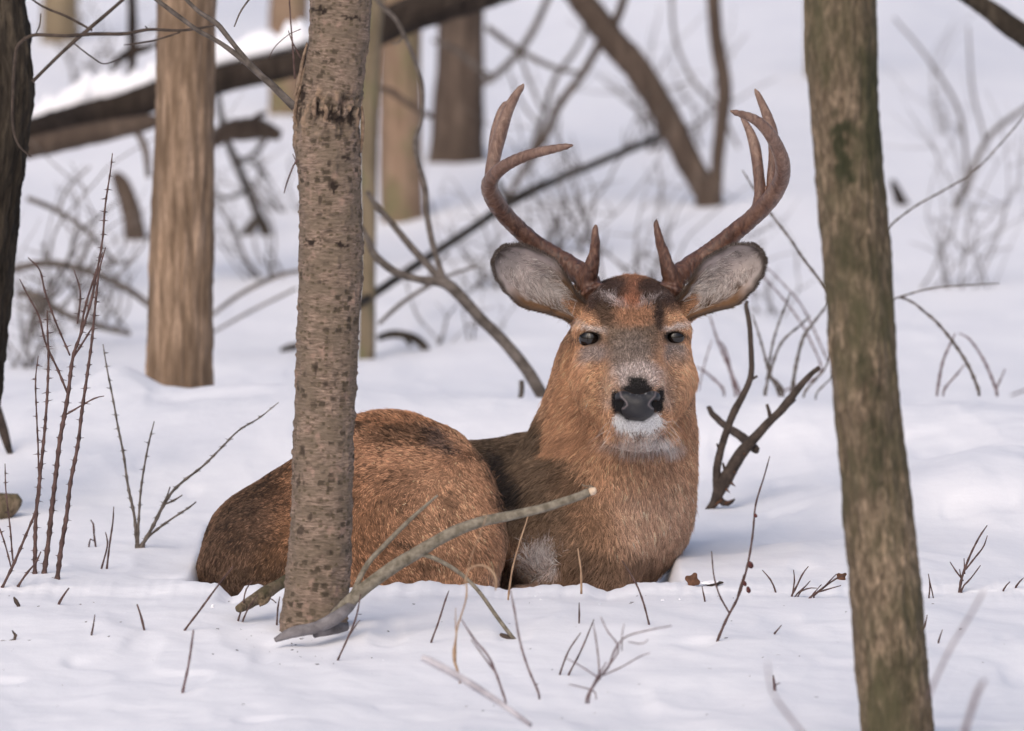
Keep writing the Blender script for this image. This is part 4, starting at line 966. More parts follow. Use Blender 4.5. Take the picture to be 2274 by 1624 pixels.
# ---------------------------------------------------------------- the deer
class Field:
    """distance field on a grid whose lines are closer together where detail is needed"""
    def __init__(s, xs, ys, zs):
        s.ax = [np.asarray(a, np.float32) for a in (xs, ys, zs)]
        s.F = np.full(tuple(len(a) for a in s.ax), .2, np.float32)
    def box(s, lo, hi):
        return tuple(slice(max(0, np.searchsorted(a, l)), min(len(a), np.searchsorted(a, h) + 1)) for a, l, h in zip(s.ax, lo, hi))
    def add(s, fn, lo, hi, k=.02, sub=False):
        m = k + .025
        b = s.box(np.array(lo) - m, np.array(hi) + m)
        X = s.ax[0][b[0]][:, None, None]; Y = s.ax[1][b[1]][None, :, None]; Z = s.ax[2][b[2]][None, None, :]
        d = fn(X, Y, Z); f = s.F[b]
        if not sub:
            h = np.clip(.5 + .5 * (f - d) / k, 0, 1)
            s.F[b] = f * (1 - h) + d * h - k * h * (1 - h)
        else:
            h = np.clip(.5 - .5 * (f + d) / k, 0, 1)
            s.F[b] = f * (1 - h) - d * h + k * h * (1 - h)
    def ell(s, c, r, k=.02, rot=0, tilt=0, sub=False):
        """rot turns about the view axis (y), tilt about x"""
        c = np.array(c, float); r = np.array(r, float)
        cr, sr = math.cos(rot), math.sin(rot); ct_, st_ = math.cos(tilt), math.sin(tilt)
        def fn(X, Y, Z):
            x, y, z = X - c[0], Y - c[1], Z - c[2]
            x, z = x * cr + z * sr, -x * sr + z * cr
            y, z = y * ct_ + z * st_, -y * st_ + z * ct_
            k0 = np.sqrt((x / r[0]) ** 2 + (y / r[1]) ** 2 + (z / r[2]) ** 2)
            k1 = np.sqrt((x / r[0] ** 2) ** 2 + (y / r[1] ** 2) ** 2 + (z / r[2] ** 2) ** 2)
            return k0 * (k0 - 1) / (k1 + 1e-6)
        R = r.max()
        s.add(fn, c - R, c + R, k, sub)
    def cap(s, a, b_, ra, rb, k=.02, sq=(1, 1, 1), sub=False):
        a, b_ = np.array(a, float), np.array(b_, float); sq = np.array(sq, float)
        A, B = a / sq, b_ / sq; d = B - A; L2 = d.dot(d)
        def fn(X, Y, Z):
            x, y, z = X / sq[0] - A[0], Y / sq[1] - A[1], Z / sq[2] - A[2]
            t = np.clip((x * d[0] + y * d[1] + z * d[2]) / L2, 0, 1)
            return (np.sqrt((x - d[0] * t) ** 2 + (y - d[1] * t) ** 2 + (z - d[2] * t) ** 2) - (ra + (rb - ra) * t)) * sq.min()
        R = max(ra, rb) * sq.max()
        s.add(fn, np.minimum(a, b_) - R, np.maximum(a, b_) + R, k, sub)
    def chain(s, pts, k=.01, sq=(1, 1, 1)):
        for p, q in zip(pts[:-1], pts[1:]): s.cap(p[:3], q[:3], p[3], q[3], k, sq)
    def mesh(s, smooth=2):
        """surface nets"""
        F = s.F; ins = F < 0
        nx, ny, nz = F.shape
        cnt = np.zeros((nx - 1, ny - 1, nz - 1), np.int8)
        for a in (0, 1):
            for b_ in (0, 1):
                for c_ in (0, 1): cnt += ins[a:nx - 1 + a, b_:ny - 1 + b_, c_:nz - 1 + c_]
        act = (cnt > 0) & (cnt < 8)
        I, J, K = np.nonzero(act)
        idx = np.full(act.shape, -1, np.int64); idx[I, J, K] = np.arange(len(I))
        acc = np.zeros((len(I), 3)); num = np.zeros(len(I))
        cr = [(a, b_, c_) for a in (0, 1) for b_ in (0, 1) for c_ in (0, 1)]
        for p in cr:
            for d in range(3):
                if p[d]: continue
                q = list(p); q[d] = 1
                f0 = F[I + p[0], J + p[1], K + p[2]]; f1 = F[I + q[0], J + q[1], K + q[2]]
                m = (f0 < 0) != (f1 < 0)
                t = np.where(m, f0 / np.where(m, f0 - f1, 1), 0)
                pt = np.stack([s.ax[0][I + p[0]], s.ax[1][J + p[1]], s.ax[2][K + p[2]]], 1).astype(float)
                qt = np.stack([s.ax[0][I + q[0]], s.ax[1][J + q[1]], s.ax[2][K + q[2]]], 1)
                acc += np.where(m[:, None], pt + (qt - pt) * t[:, None], 0); num += m
        V = acc / num[:, None]
        quads = []
        for d in range(3):
            e1, e2 = [(1, 2), (2, 0), (0, 1)][d]
            sl0 = [slice(None)] * 3; sl1 = [slice(None)] * 3
            sl0[d] = slice(0, -1); sl1[d] = slice(1, None)
            ch = ins[tuple(sl0)] != ins[tuple(sl1)]
            w = np.argwhere(ch)
            w = w[(w[:, e1] > 0) & (w[:, e2] > 0) & (w[:, e1] < F.shape[e1] - 1) & (w[:, e2] < F.shape[e2] - 1)]
            o = np.zeros(3, int)
            def cell(a, b_):
                c_ = w.copy(); c_[:, e1] -= a; c_[:, e2] -= b_
                return idx[c_[:, 0], c_[:, 1], c_[:, 2]]
            Q = np.stack([cell(1, 1), cell(0, 1), cell(0, 0), cell(1, 0)], 1)
            inside0 = ins[w[:, 0], w[:, 1], w[:, 2]]
            Q[~inside0] = Q[~inside0][:, ::-1]
            quads.append(Q)
        Q = np.vstack(quads)
        Q = Q[(Q >= 0).all(1)]
        for _ in range(smooth):
            A = np.zeros_like(V); n = np.zeros(len(V))
            for a in range(4):
                np.add.at(A, Q[:, a], V[Q[:, (a + 1) % 4]]); np.add.at(n, Q[:, a], 1)
                np.add.at(A, Q[:, a], V[Q[:, (a + 3) % 4]]); np.add.at(n, Q[:, a], 1)
            V = V * .5 + .5 * A / np.maximum(n, 1)[:, None]
        return V, Q
def vnormals(V, Q):
    a = np.cross(V[Q[:, 2]] - V[Q[:, 0]], V[Q[:, 3 if Q.shape[1] > 3 else 1]] - V[Q[:, 1 if Q.shape[1] > 3 else 0]])
    if Q.shape[1] == 3: a = np.cross(V[Q[:, 1]] - V[Q[:, 0]], V[Q[:, 2]] - V[Q[:, 0]])
    N = np.zeros_like(V)
    for k in range(Q.shape[1]): np.add.at(N, Q[:, k], a)
    return N / (np.linalg.norm(N, axis=1, keepdims=True) + 1e-12)

def pp(px, py, Y): return P(px, py, Y)
R_M = M(1)
hx0, hx1 = pp(1225, 800, 13.8)[0], pp(1580, 800, 13.8)[0]
hz0, hz1 = pp(1400, 1010, 13.8)[2], pp(1400, 590, 13.8)[2]
bx0, bx1 = pp(400, 900, 13.8)[0], pp(1600, 900, 13.8)[0]
bz0, bz1 = pp(1400, 1480, 13.8)[2], pp(1400, 560, 13.8)[2]
def ax3(a, b_, c_, d, co, fi):
    return np.unique(np.concatenate([np.arange(a, b_, co), np.arange(b_, c_, fi), np.arange(c_, d, co)]))
fd = Field(ax3(bx0, hx0, hx1, bx1, .0065, .0030), ax3(13.42, 13.53, 13.80, 14.42, .0065, .0032), ax3(bz0, hz0, hz1, bz1, .0065, .0030))
# trunk of the body, far side to near side
fd.cap(pp(1272, 1165, 14.02), pp(1010, 1185, 14.08), M(178), M(168), .035, (1, 1, 1))
fd.cap(pp(1140, 1140, 14.05), pp(900, 1130, 14.06), M(145), M(160), .04)
# withers and back line
fd.cap(pp(1210, 1040, 14.04), pp(1060, 1080, 14.08), M(84), M(78), .04)
# rump and haunch
fd.cap(pp(835, 1092, 13.90), pp(612, 1232, 13.92), M(160), M(163), .05, (1, .95, 1))
fd.ell(pp(885, 1130, 13.86), (M(205), .14, M(192)), .04)
fd.ell(pp(870, 1060, 13.90), (M(150), .12, M(134)), .04)
fd.ell(pp(880, 1215, 13.76), (M(222), .165, M(205)), .04)
fd.ell(pp(995, 1190, 13.77), (M(112), .13, M(205)), .05, rot=-.1)
fd.ell(pp(640, 1250, 13.82), (M(185), .15, M(150)), .05)
fd.cap(pp(860, 1345, 13.70), pp(1050, 1345, 13.70), M(66), M(60), .03)
fd.cap(pp(880, 1110, 13.74), pp(1030, 1225, 13.69), M(95), M(80), .03)
fd.cap(pp(1040, 1300, 13.66), pp(770, 1318, 13.63), M(46), M(40), .022)
fd.cap(pp(960, 985, 13.80), pp(1030, 1040, 13.82), M(28), M(26), .02)
fd.ell(pp(520, 1310, 13.9), (M(78), .08, M(90)), .04)
# hip bone and spine ridge
fd.ell(pp(985, 1010, 13.90), (M(60), .05, M(48)), .03)
# ribs hollow behind the haunch, shoulder, upper arm and folded foreleg
fd.ell(pp(1255, 1150, 13.93), (M(150), .12, M(170)), .05, rot=.25)
fd.ell(pp(1300, 1222, 13.90), (M(128), .13, M(125)), .035)
fd.cap(pp(1190, 1215, 13.88), pp(1330, 1320, 13.82), M(60), M(50), .04)
fd.cap(pp(1340, 1335, 13.82), pp(1160, 1345, 13.80), M(42), M(40), .03)
# brisket and neck
fd.ell(pp(1366, 1135, 13.99), (M(156), .155, M(166)), .035)
fd.ell(pp(1362, 1200, 13.97), (M(100), .15, M(125)), .03)
fd.cap(pp(1368, 1110, 13.98), pp(1368, 980, 13.96), M(162), M(163), .05, (1, .95, 1))
fd.cap(pp(1368, 980, 13.96), pp(1383, 840, 13.95), M(162), M(143), .05, (1, .9, 1))
fd.cap(pp(1385, 840, 13.94), pp(1396, 740, 13.90), M(140), M(118), .04, (1, .8, 1))
# head
fd.ell(pp(1403, 712, 13.855), (M(112), .085, M(88)), .03)
fd.ell(pp(1402, 690, 13.80), (M(92), .055, M(62)), .03)
fd.cap(pp(1403, 745, 13.775), pp(1412, 845, 13.665), M(74), M(60), .03, (1, .9, 1))
fd.ell(pp(1340, 742, 13.80), (M(62), .042, M(48)), .022)
fd.ell(pp(1470, 740, 13.80), (M(62), .042, M(48)), .022)
fd.ell(pp(1312, 722, 13.785), (M(34), .024, M(16)), .014, rot=.25)
fd.ell(pp(1497, 720, 13.785), (M(34), .024, M(16)), .014, rot=-.25)
fd.ell(pp(1345, 835, 13.80), (M(78), .065, M(85)), .03)
fd.ell(pp(1478, 835, 13.80), (M(66), .065, M(85)), .03)
fd.cap(pp(1412, 850, 13.72), pp(1416, 888, 13.645), M(62), M(50), .02, (1, 1, .95))
fd.ell(pp(1416, 905, 13.650), (M(60), .038, M(44)), .015)
fd.ell(pp(1372, 915, 13.66), (M(30), .03, M(34)), .012)
fd.ell(pp(1460, 913, 13.66), (M(30), .03, M(34)), .012)
# lower jaw and chin
fd.cap(pp(1405, 905, 13.80), pp(1415, 945, 13.675), M(92), M(40), .03, (1, 1, .8))
fd.ell(pp(1415, 950, 13.672), (M(44), .030, M(22)), .01)
fd.ell(pp(1425, 965, 13.74), (M(74), .05, M(28)), .02)
# mouth line
fd.cap(pp(1372, 940, 13.625), pp(1415, 962, 13.635), .0022, .0022, .004, sub=True)
fd.cap(pp(1415, 962, 13.635), pp(1460, 938, 13.625), .0022, .0022, .004, sub=True)
# ear roots
fd.cap(pp(1310, 690, 13.87), pp(1268, 672, 13.86), M(44), M(36), .02)
fd.cap(pp(1494, 688, 13.87), pp(1536, 670, 13.86), M(44), M(36), .02)
# eye sockets
EL, ER = pp(1311, 751, 13.777), pp(1497, 749, 13.777)
def skin_y(q):
    """depth of the skin in front of point q"""
    i, k = np.searchsorted(fd.ax[0], q[0]), np.searchsorted(fd.ax[2], q[2])
    col_ = fd.F[i, :, k]; j = int(np.argmax(col_ < 0))
    return float(fd.ax[1][j])
EYE_R, EA, EB = .0185, .0150, .0093
EYES = []
for E_, sd in ((EL, -1), (ER, 1)):
    E_[1] = skin_y(E_) + EYE_R + .0004
    EYES.append((E_, sd))
    fd.ell(E_ - [0, EYE_R, 0], (EA, .013, EB), .003, rot=-.10 * sd, sub=True)
DV, DQ = fd.mesh(1)
DV = DV + vnormals(DV, DQ) * (.002 * fbm(DV[:, 0] * 16, DV[:, 1] * 16, DV[:, 2] * 16, 3, 91))[:, None] * np.where(DV[:, 2] > hz0, .4, 1.4)[:, None]
DN = vnormals(DV, DQ)

# -- coat pattern with the shade of some folds painted in, laid out on the animal as it lies
def warp(px, py, s=26, a=9, seed=0):
    return px + a * fbm(px / s, py / s, seed, 3, 101), py + a * fbm(px / s, py / s, seed + 7, 3, 102)
COAT_AND_SHADE = [  # px, py, rx, ry, angle, colour, amount, soft, head only
 (1400, 1180, 330, 420, 0, (.36, .185, .095), 1, .5, 0),
 (1445, 1170, 105, 200, 0, (.44, .265, .175), .85, .6, 0),
 (1390, 1010, 200, 90, 0, (.44, .225, .110), .7, .6, 0),
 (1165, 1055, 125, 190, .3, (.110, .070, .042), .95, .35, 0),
 (1270, 1220, 130, 62, -.7, (.150, .088, .050), .85, .4, 0),  # fold shadow over the shoulder, painted into the coat colour
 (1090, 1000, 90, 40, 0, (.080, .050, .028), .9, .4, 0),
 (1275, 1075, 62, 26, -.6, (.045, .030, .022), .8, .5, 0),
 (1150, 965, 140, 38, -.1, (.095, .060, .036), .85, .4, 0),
 (1122, 1068, 34, 84, .45, (.022, .017, .016), 1, .35, 0),  # shaded crease between haunch and flank, darkened in the colour
 (1310, 1150, 50, 130, .5, (.22, .115, .055), .6, .6, 0),  # shade in the fold between neck and chest, painted as a darker tone
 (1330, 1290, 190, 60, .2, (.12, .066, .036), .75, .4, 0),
 (850, 1160, 265, 260, 0, (.36, .170, .080), 1, .12, 2),
 (1000, 1200, 120, 190, 0, (.41, .205, .100), .8, .6, 2),
 (560, 1240, 170, 210, -.6, (.165, .078, .034), .95, .45, 2),
 (700, 1120, 240, 130, -.6, (.235, .100, .038), .75, .6, 2),
 (500, 1230, 85, 200, -.6, (.095, .052, .032), .8, .5, 2),
 (570, 1080, 130, 32, .72, (.045, .025, .014), .7, .5, 2),
 (560, 1300, 170, 45, 0, (.085, .048, .028), .7, .5, 2),
 (875, 958, 130, 30, -.1, (.095, .048, .024), .8, .4, 2),
 (870, 928, 150, 15, 0, (.30, .12, .04), .6, .5, 2),
 (985, 985, 55, 22, -.6, (.060, .038, .032), .9, .4, 2),  # shade of the hip hollow, put into the coat colour
 (1000, 1010, 14, 6, -.4, (.02, .015, .015), .9, .3, 2),
 (900, 1215, 20, 10, .2, (.05, .03, .02), .85, .4, 2),
 (1200, 1245, 38, 46, 0, (.50, .43, .42), .95, .35, 3),
 (1150, 1285, 60, 35, 0, (.38, .26, .20), .7, .5, 3),
 # head
 (1400, 790, 165, 230, 0, (.42, .205, .095), 1, .2, 1),
 (1402, 735, 76, 75, 0, (.125, .088, .062), .95, .5, 1),
 (1400, 800, 52, 62, 0, (.165, .122, .100), .95, .45, 1),
 (1405, 705, 62, 26, 0, (.30, .13, .055), .8, .5, 1),
 (1402, 652, 52, 38, 0, (.30, .105, .045), .95, .5, 1),
 (1338, 652, 66, 42, .25, (.050, .028, .022), 1, .4, 1),
 (1465, 652, 62, 42, -.25, (.050, .028, .022), 1, .4, 1),
 (1346, 700, 22, 30, .3, (.070, .040, .024), .9, .5, 1),
 (1462, 702, 13, 36, 0, (.045, .026, .020), .95, .4, 1),
 (1362, 666, 40, 7, -.5, (.42, .35, .35), .6, .7, 1),
 (1445, 668, 38, 6, .5, (.42, .35, .35), .5, .7, 1),
 (1311, 750, 26, 16, .0, (.040, .030, .026), 1, .35, 1),
 (1284, 752, 12, 4, .2, (.03, .022, .02), 1, .4, 1),
 (1497, 748, 25, 16, .0, (.040, .030, .026), 1, .35, 1),
 (1524, 746, 12, 4, -.3, (.03, .022, .02), 1, .4, 1),
 (1298, 935, 16, 62, .35, (.22, .110, .055), .55, .6, 1),
 (1318, 728, 32, 7, -.2, (.52, .43, .39), .85, .6, 1),
 (1308, 772, 26, 5, .1, (.33, .26, .24), .7, .6, 1),
 (1499, 725, 29, 7, .2, (.52, .43, .40), .85, .6, 1),
 (1499, 771, 24, 5, -.1, (.33, .26, .24), .7, .6, 1),
 (1285, 714, 12, 6, 0, (.45, .36, .32), .6, .5, 1),
 (1528, 714, 10, 6, 0, (.45, .36, .32), .6, .5, 1),
 (1320, 785, 36, 24, .2, (.23, .18, .165), .9, .5, 1),
 (1498, 785, 26, 28, 0, (.20, .165, .155), .95, .5, 1),
 (1416, 838, 62, 36, 0, (.40, .32, .30), .85, .45, 1),
 (1350, 870, 22, 40, 0, (.40, .29, .24), .7, .5, 1),
 (1480, 870, 20, 40, 0, (.40, .29, .24), .7, .5, 1),
 (1330, 850, 40, 50, .3, (.43, .225, .11), .7, .5, 1),
 (1500, 840, 34, 60, 0, (.42, .23, .125), .7, .5, 1),
 (1416, 850, 23, 14, 0, (.020, .018, .018), 1, .3, 1),
 (1416, 864, 40, 13, 0, (.018, .016, .017), 1, .3, 1),
 (1367, 892, 10, 30, .1, (.016, .014, .015), 1, .25, 1),
 (1466, 890, 10, 31, -.1, (.016, .014, .015), 1, .25, 1),
 (1420, 984, 86, 22, 0, (.40, .33, .30), .75, .6, 1),
 (1468, 980, 44, 18, -.3, (.54, .48, .46), .65, .6, 1),
 (1416, 958, 48, 8, 0, (.34, .25, .22), .8, .4, 1),
 (1416, 935, 55, 24, 0, (.92, .90, .91), 1, .15, 1),
 (1378, 930, 14, 12, .6, (.85, .83, .84), 1, .3, 1),
 (1454, 930, 14, 12, -.6, (.85, .83, .84), 1, .3, 1),
 (1418, 964, 30, 4, 0, (.10, .06, .05), .8, .5, 1),
 (1415, 905, 50, 34, 0, (.020, .019, .021), 1, .2, 1),
]
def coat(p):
    """base coat colour, painted fold shade included, for points on the animal"""
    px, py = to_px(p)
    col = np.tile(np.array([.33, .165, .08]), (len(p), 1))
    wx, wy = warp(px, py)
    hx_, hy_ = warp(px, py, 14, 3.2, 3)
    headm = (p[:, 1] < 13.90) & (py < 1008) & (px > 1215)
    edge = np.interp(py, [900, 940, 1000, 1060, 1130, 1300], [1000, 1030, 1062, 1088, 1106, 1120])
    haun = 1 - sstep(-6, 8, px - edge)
    for x, y, rx, ry, a, c_, amt, soft, hd in COAT_AND_SHADE:
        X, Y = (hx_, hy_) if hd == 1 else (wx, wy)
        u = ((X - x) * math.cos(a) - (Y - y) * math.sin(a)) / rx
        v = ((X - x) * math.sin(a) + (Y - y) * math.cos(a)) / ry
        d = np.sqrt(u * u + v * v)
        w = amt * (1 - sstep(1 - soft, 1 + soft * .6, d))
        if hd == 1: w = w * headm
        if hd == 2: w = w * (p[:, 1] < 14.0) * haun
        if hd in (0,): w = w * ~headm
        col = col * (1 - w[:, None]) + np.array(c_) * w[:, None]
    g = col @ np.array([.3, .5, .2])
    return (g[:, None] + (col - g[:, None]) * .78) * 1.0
def is_nose(px, py, y):
    return (((px - 1416) / 47) ** 2 + ((py - 900) / 36) ** 2 < 1) & (y < 13.66)
deer_base = np.array([pp(1000, 1300, 13.85)[0], 13.85, 0.0])
deer = empty('deer', deer_base, 'large brown antlered buck lying in the snow and looking at the camera', 'deer')
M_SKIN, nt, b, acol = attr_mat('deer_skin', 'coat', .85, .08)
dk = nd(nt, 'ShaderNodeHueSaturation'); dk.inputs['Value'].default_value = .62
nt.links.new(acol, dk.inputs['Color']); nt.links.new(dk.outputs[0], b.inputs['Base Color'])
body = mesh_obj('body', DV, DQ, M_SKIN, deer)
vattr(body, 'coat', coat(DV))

# -- fur
M_FUR, nt, b, acol = attr_mat('fur', 'hair_colour', .62, .22)
def make_hair(name, root, direction, nrm, length, radius, colour, parent, lift=.35, npt=5, droop=.0, base_local=None):
    n = len(root)
    t = np.linspace(0, 1, npt)[None, :, None]
    lift = np.broadcast_to(np.asarray(lift, float), (n,))[:, None, None]
    d = direction[:, None]; nn = nrm[:, None]
    L = length[:, None, None]
    pos = root[:, None] - nn * np.minimum(.0012, .08 * L) + L * (d * (t * (1 - lift * .35) + 0) + nn * lift * (t - .45 * t * t) * 1.0)
    pos[..., 2] -= droop * (L[..., 0] * t[..., 0] ** 2)
    pos = pos - np.array(parent.location)[None, None] if base_local is None else pos - base_local
    hc = bpy.data.hair_curves.new(name)
    hc.add_curves([npt] * n)
    hc.attributes['position'].data.foreach_set('vector', pos.astype(np.float32).ravel())
    r = radius[:, None] * np.array([1.0, 1.0, .85, .55, .12] if npt == 5 else np.linspace(1, .15, npt))[None]
    if 'radius' not in hc.attributes: hc.attributes.new('radius', 'FLOAT', 'POINT')
    hc.attributes['radius'].data.foreach_set('value', r.astype(np.float32).ravel())
    tip = colour[1] if isinstance(colour, tuple) else colour
    rootc = colour[0] if isinstance(colour, tuple) else colour
    ct_ = rootc[:, None] * (1 - t ** 1.5) + tip[:, None] * t ** 1.5
    cc = np.ones((n * npt, 4), np.float32); cc[:, :3] = ct_.reshape(-1, 3)
    a = hc.attributes.new('hair_colour', 'FLOAT_COLOR', 'POINT')
    a.data.foreach_set('color', cc.ravel())
    o = bpy.data.objects.new(name, hc)
    C.collection.objects.link(o)
    hc.materials.append(M_FUR)
    o.parent = parent
    return o
def sample(V, N, Q, w, n):
    a = .5 * (np.linalg.norm(np.cross(V[Q[:, 1]] - V[Q[:, 0]], V[Q[:, 2]] - V[Q[:, 0]]), axis=1) + np.linalg.norm(np.cross(V[Q[:, 2]] - V[Q[:, 0]], V[Q[:, -1]] - V[Q[:, 0]]), axis=1))
    cdf = np.cumsum(a * w[Q].mean(1)); f = np.searchsorted(cdf, rng.random(n) * cdf[-1])
    f = np.clip(f, 0, len(Q) - 1)
    u, v = rng.random((n, 1)), rng.random((n, 1))
    q = Q[f]
    bl = lambda A: (A[q[:, 0]] * (1 - u) + A[q[:, 1]] * u) * (1 - v) + (A[q[:, 3]] * (1 - u) + A[q[:, 2]] * u) * v
    nn = bl(N); nn /= np.linalg.norm(nn, axis=1, keepdims=True) + 1e-9
    return bl(V), nn
# combing: px, py, dx, dy(down), depth, length mm, lift
COMB = np.array([
 (1405, 640, 0, -1, -.1, 15, .8), (1330, 650, -.6, -.7, -.1, 13, .7), (1475, 650, .6, -.7, -.1, 13, .7),
 (1402, 720, 0, -1, .3, 8, .25), (1402, 790, 0, -1, .3, 5, .18), (1416, 840, 0, -1, .3, 4, .2),
 (1340, 830, -.8, .3, .5, 9, .25), (1490, 830, .8, .3, .5, 9, .25), (1290, 830, -.3, .9, .6, 20, .4), (1530, 830, .3, .9, .6, 20, .4),
 (1275, 750, -.25, .9, .4, 20, .35), (1535, 750, .25, .9, .4, 20, .35), (1320, 720, -.8, -.3, .2, 6, .25), (1500, 720, .8, -.3, .2, 6, .25),
 (1325, 785, -.6, .6, .3, 5, .15), (1498, 785, .5, .7, .3, 5, .15),
 (1365, 890, -.9, .1, .4, 3.5, .2), (1468, 890, .9, .1, .4, 3.5, .2), (1416, 945, 0, 1, .1, 6, .35), (1415, 985, 0, 1, .1, 22, .4), (1350, 960, -.6, .8, .2, 18, .4), (1485, 970, .6, .8, .2, 20, .4),
 (1300, 950, -.5, .85, .2, 26, .4), (1250, 980, -.7, .7, .2, 30, .45), (1210, 930, -.7, .7, .3, 30, .45), (1530, 950, .35, .95, .2, 26, .45), (1545, 1100, .3, .95, .2, 26, .5),
 (1400, 1100, .05, 1, .1, 26, .25), (1440, 1250, .1, 1, .1, 26, .3), (1290, 1080, -.45, .9, .2, 28, .3), (1500, 1250, .35, .9, .2, 26, .45),
 (1200, 1000, -.8, .6, .3, 28, .35), (1100, 980, -.95, .25, .2, 22, .3), (1150, 1080, -.5, .8, .2, 26, .45), (1220, 1150, -.6, .8, .1, 26, .3), (1300, 1250, -.6, .75, .1, 26, .25),
 (1200, 1245, .35, -.75, .1, 32, .55), (1230, 1290, -.4, .8, .1, 26, .3),
 (1010, 960, -.6, -.3, .1, 22, .5), (900, 930, -.7, -.3, .1, 26, .65), (820, 930, -.8, -.2, .1, 26, .6), (1080, 1060, .45, .7, .3, 24, .35), (1105, 1200, .35, .9, .3, 24, .4),
 (1000, 1100, -.1, .9, .1, 22, .25), (900, 1050, -.7, .6, .1, 22, .25), (950, 1200, .5, .7, .1, 22, .22), (880, 1250, .6, .6, .1, 22, .22), (800, 1150, .2, .8, .1, 20, .25),
 (700, 1100, -.6, .6, .1, 20, .3), (600, 1150, -.6, .7, .1, 18, .3), (530, 1230, -.5, .8, .1, 18, .3), (650, 1250, -.2, .9, .1, 20, .25), (480, 1280, -.3, .9, .2, 18, .35)])
def comb(px, py):
    w = 1 / (((px[:, None] - COMB[None, :, 0]) ** 2 + (py[:, None] - COMB[None, :, 1]) ** 2) ** 1.5 + 900)
    w /= w.sum(1, keepdims=True)
    return w @ COMB[:, 2:]
def eye_d(p, E_):
    return np.where(p[:, 1] < 13.95, np.hypot((p[:, 0] - E_[0]) / EA, (p[:, 2] - E_[2]) / EB), 9)
def grow(n, wt, seed, scale_len=1.0, rad=.00034, dark=.0, name='fur', jitter=.16, lengthf=None):
    p, nn = sample(DV, DN, DQ, wt, n)
    px, py = to_px(p)
    keep = (eye_d(p, EL) > 1.2) & (eye_d(p, ER) > 1.2) & ~is_nose(px, py, p[:, 1]) & (p[:, 2] > -.12)
    # keep hair out of the mouth of the eye slit
    p, nn, px, py = p[keep], nn[keep], px[keep], py[keep]
    cb = comb(px, py)
    g = np.stack([cb[:, 0], cb[:, 2], -cb[:, 1]], 1)
    hd0 = (py < 1010) & (px > 1220) & (p[:, 1] < 13.9)
    s = np.where((py < 1010) & (px > 1220) & (p[:, 1] < 13.9), 2.2, 1.0)
    # tufts: neighbouring hairs lean together
    q = p * (55 * s)[:, None]
    g = g + .35 * np.stack([vnoise(q[:, 0], q[:, 1], q[:, 2], seed), vnoise(q[:, 0], q[:, 1], q[:, 2], seed + 1), vnoise(q[:, 0], q[:, 1], q[:, 2], seed + 2)], 1)
    q = p * (190 * s)[:, None]
    g = g + .30 * np.stack([vnoise(q[:, 0], q[:, 1], q[:, 2], seed + 4), vnoise(q[:, 0], q[:, 1], q[:, 2], seed + 5), vnoise(q[:, 0], q[:, 1], q[:, 2], seed + 6)], 1)
    q = p * 14
    g = g + .35 * np.stack([vnoise(q[:, 0], q[:, 1], q[:, 2], 5), vnoise(q[:, 0], q[:, 1], q[:, 2], 6), vnoise(q[:, 0], q[:, 1], q[:, 2], 7)], 1)
    g = g + rng.normal(0, jitter, g.shape)
    g = g - nn * (g * nn).sum(1, keepdims=True); g /= np.linalg.norm(g, axis=1, keepdims=True) + 1e-9
    L = cb[:, 3] * .001 * np.where(hd0, 1.0, np.where(px < 1125, .5, .7)) * scale_len * rng.uniform(.65, 1.2, len(p)) * (1 + .25 * vnoise(p[:, 0] * 90, p[:, 1] * 90, p[:, 2] * 90, 15))
    near_eye = np.minimum(eye_d(p, EL), eye_d(p, ER))
    L *= np.clip(.3 + (near_eye - 1.1) / 2.5, .3, 1)
    dnose = np.sqrt(((px - 1416) / 47) ** 2 + ((py - 900) / 36) ** 2)
    L = np.where((p[:, 1] < 13.7) & (dnose < 1.6), L * np.clip(dnose - .75, .25, 1), L)
    lift = np.maximum(cb[:, 4], np.where(L < .010, .38, .22)) * rng.uniform(.7, 1.35, len(p))
    hd_ = s > 1.5
    col = coat(p + rng.normal(0, 1, p.shape) * np.where(hd_, .0022, .0065)[:, None] * np.array([1, .2, 1]))
    f1, f2 = np.where(hd_, 420, 230), np.where(hd_, 150, 90)
    br = np.exp(rng.normal(0, .30, len(p)) + .42 * vnoise(p[:, 0] * f1, p[:, 1] * f1, p[:, 2] * f1, 35) + .22 * vnoise(p[:, 0] * f2, p[:, 1] * f2, p[:, 2] * f2, 36)) * 1.55
    # dark tipped guard hairs in drifts over the rump and back
    m = .55 * fbm(p[:, 0] * 70, p[:, 1] * 70, p[:, 2] * 70, 2, 45) + .75 * vnoise(p[:, 0] * 260, p[:, 1] * 260, p[:, 2] * 260, 46)
    tick = sstep(.15, .6, m + .5 * rng.random(len(p)) - .1) * np.clip((1300 - px) / 450, .22, .92) * (py > 1005) + dark
    tick = np.where((col.mean(1) > .4) | ((py < 1005) & (px > 1200)), tick * .25, tick)
    # black banded speckles of the winter coat
    spk = vnoise(p[:, 0] * 300 + p[:, 2] * 90, p[:, 1] * 300, p[:, 2] * 420, 47) + .5 * fbm(p[:, 0] * 30, p[:, 1] * 30, p[:, 2] * 30, 2, 48)
    reg = np.where(hd_, .35 * sstep(860, 700, py), np.clip((1420 - px) / 420, .25, 1.0))
    spd = sstep(.30, .62, spk + np.where(hd_, 0, .28 * np.clip((950 - px) / 350, 0, 1) + .12 * sstep(1020, 960, py))) * reg
    spd = np.where(col.mean(1) > .5, 0, spd)
    col = col * (1 - .80 * spd[:, None]) * 1.16
    tipc = col * br[:, None]
    rootc = col * br[:, None] * .80
    tipc = tipc * (1 - tick[:, None]) + np.array([.035, .022, .014]) * tick[:, None]
    bright = (rng.random(len(p)) < .10)[:, None]
    tipc = np.where(bright, tipc * 1.15 + .015, tipc)
    rad_ = rad * rng.uniform(.7, 1.25, len(p)) * np.where(s > 1.5, .72, 1.0)
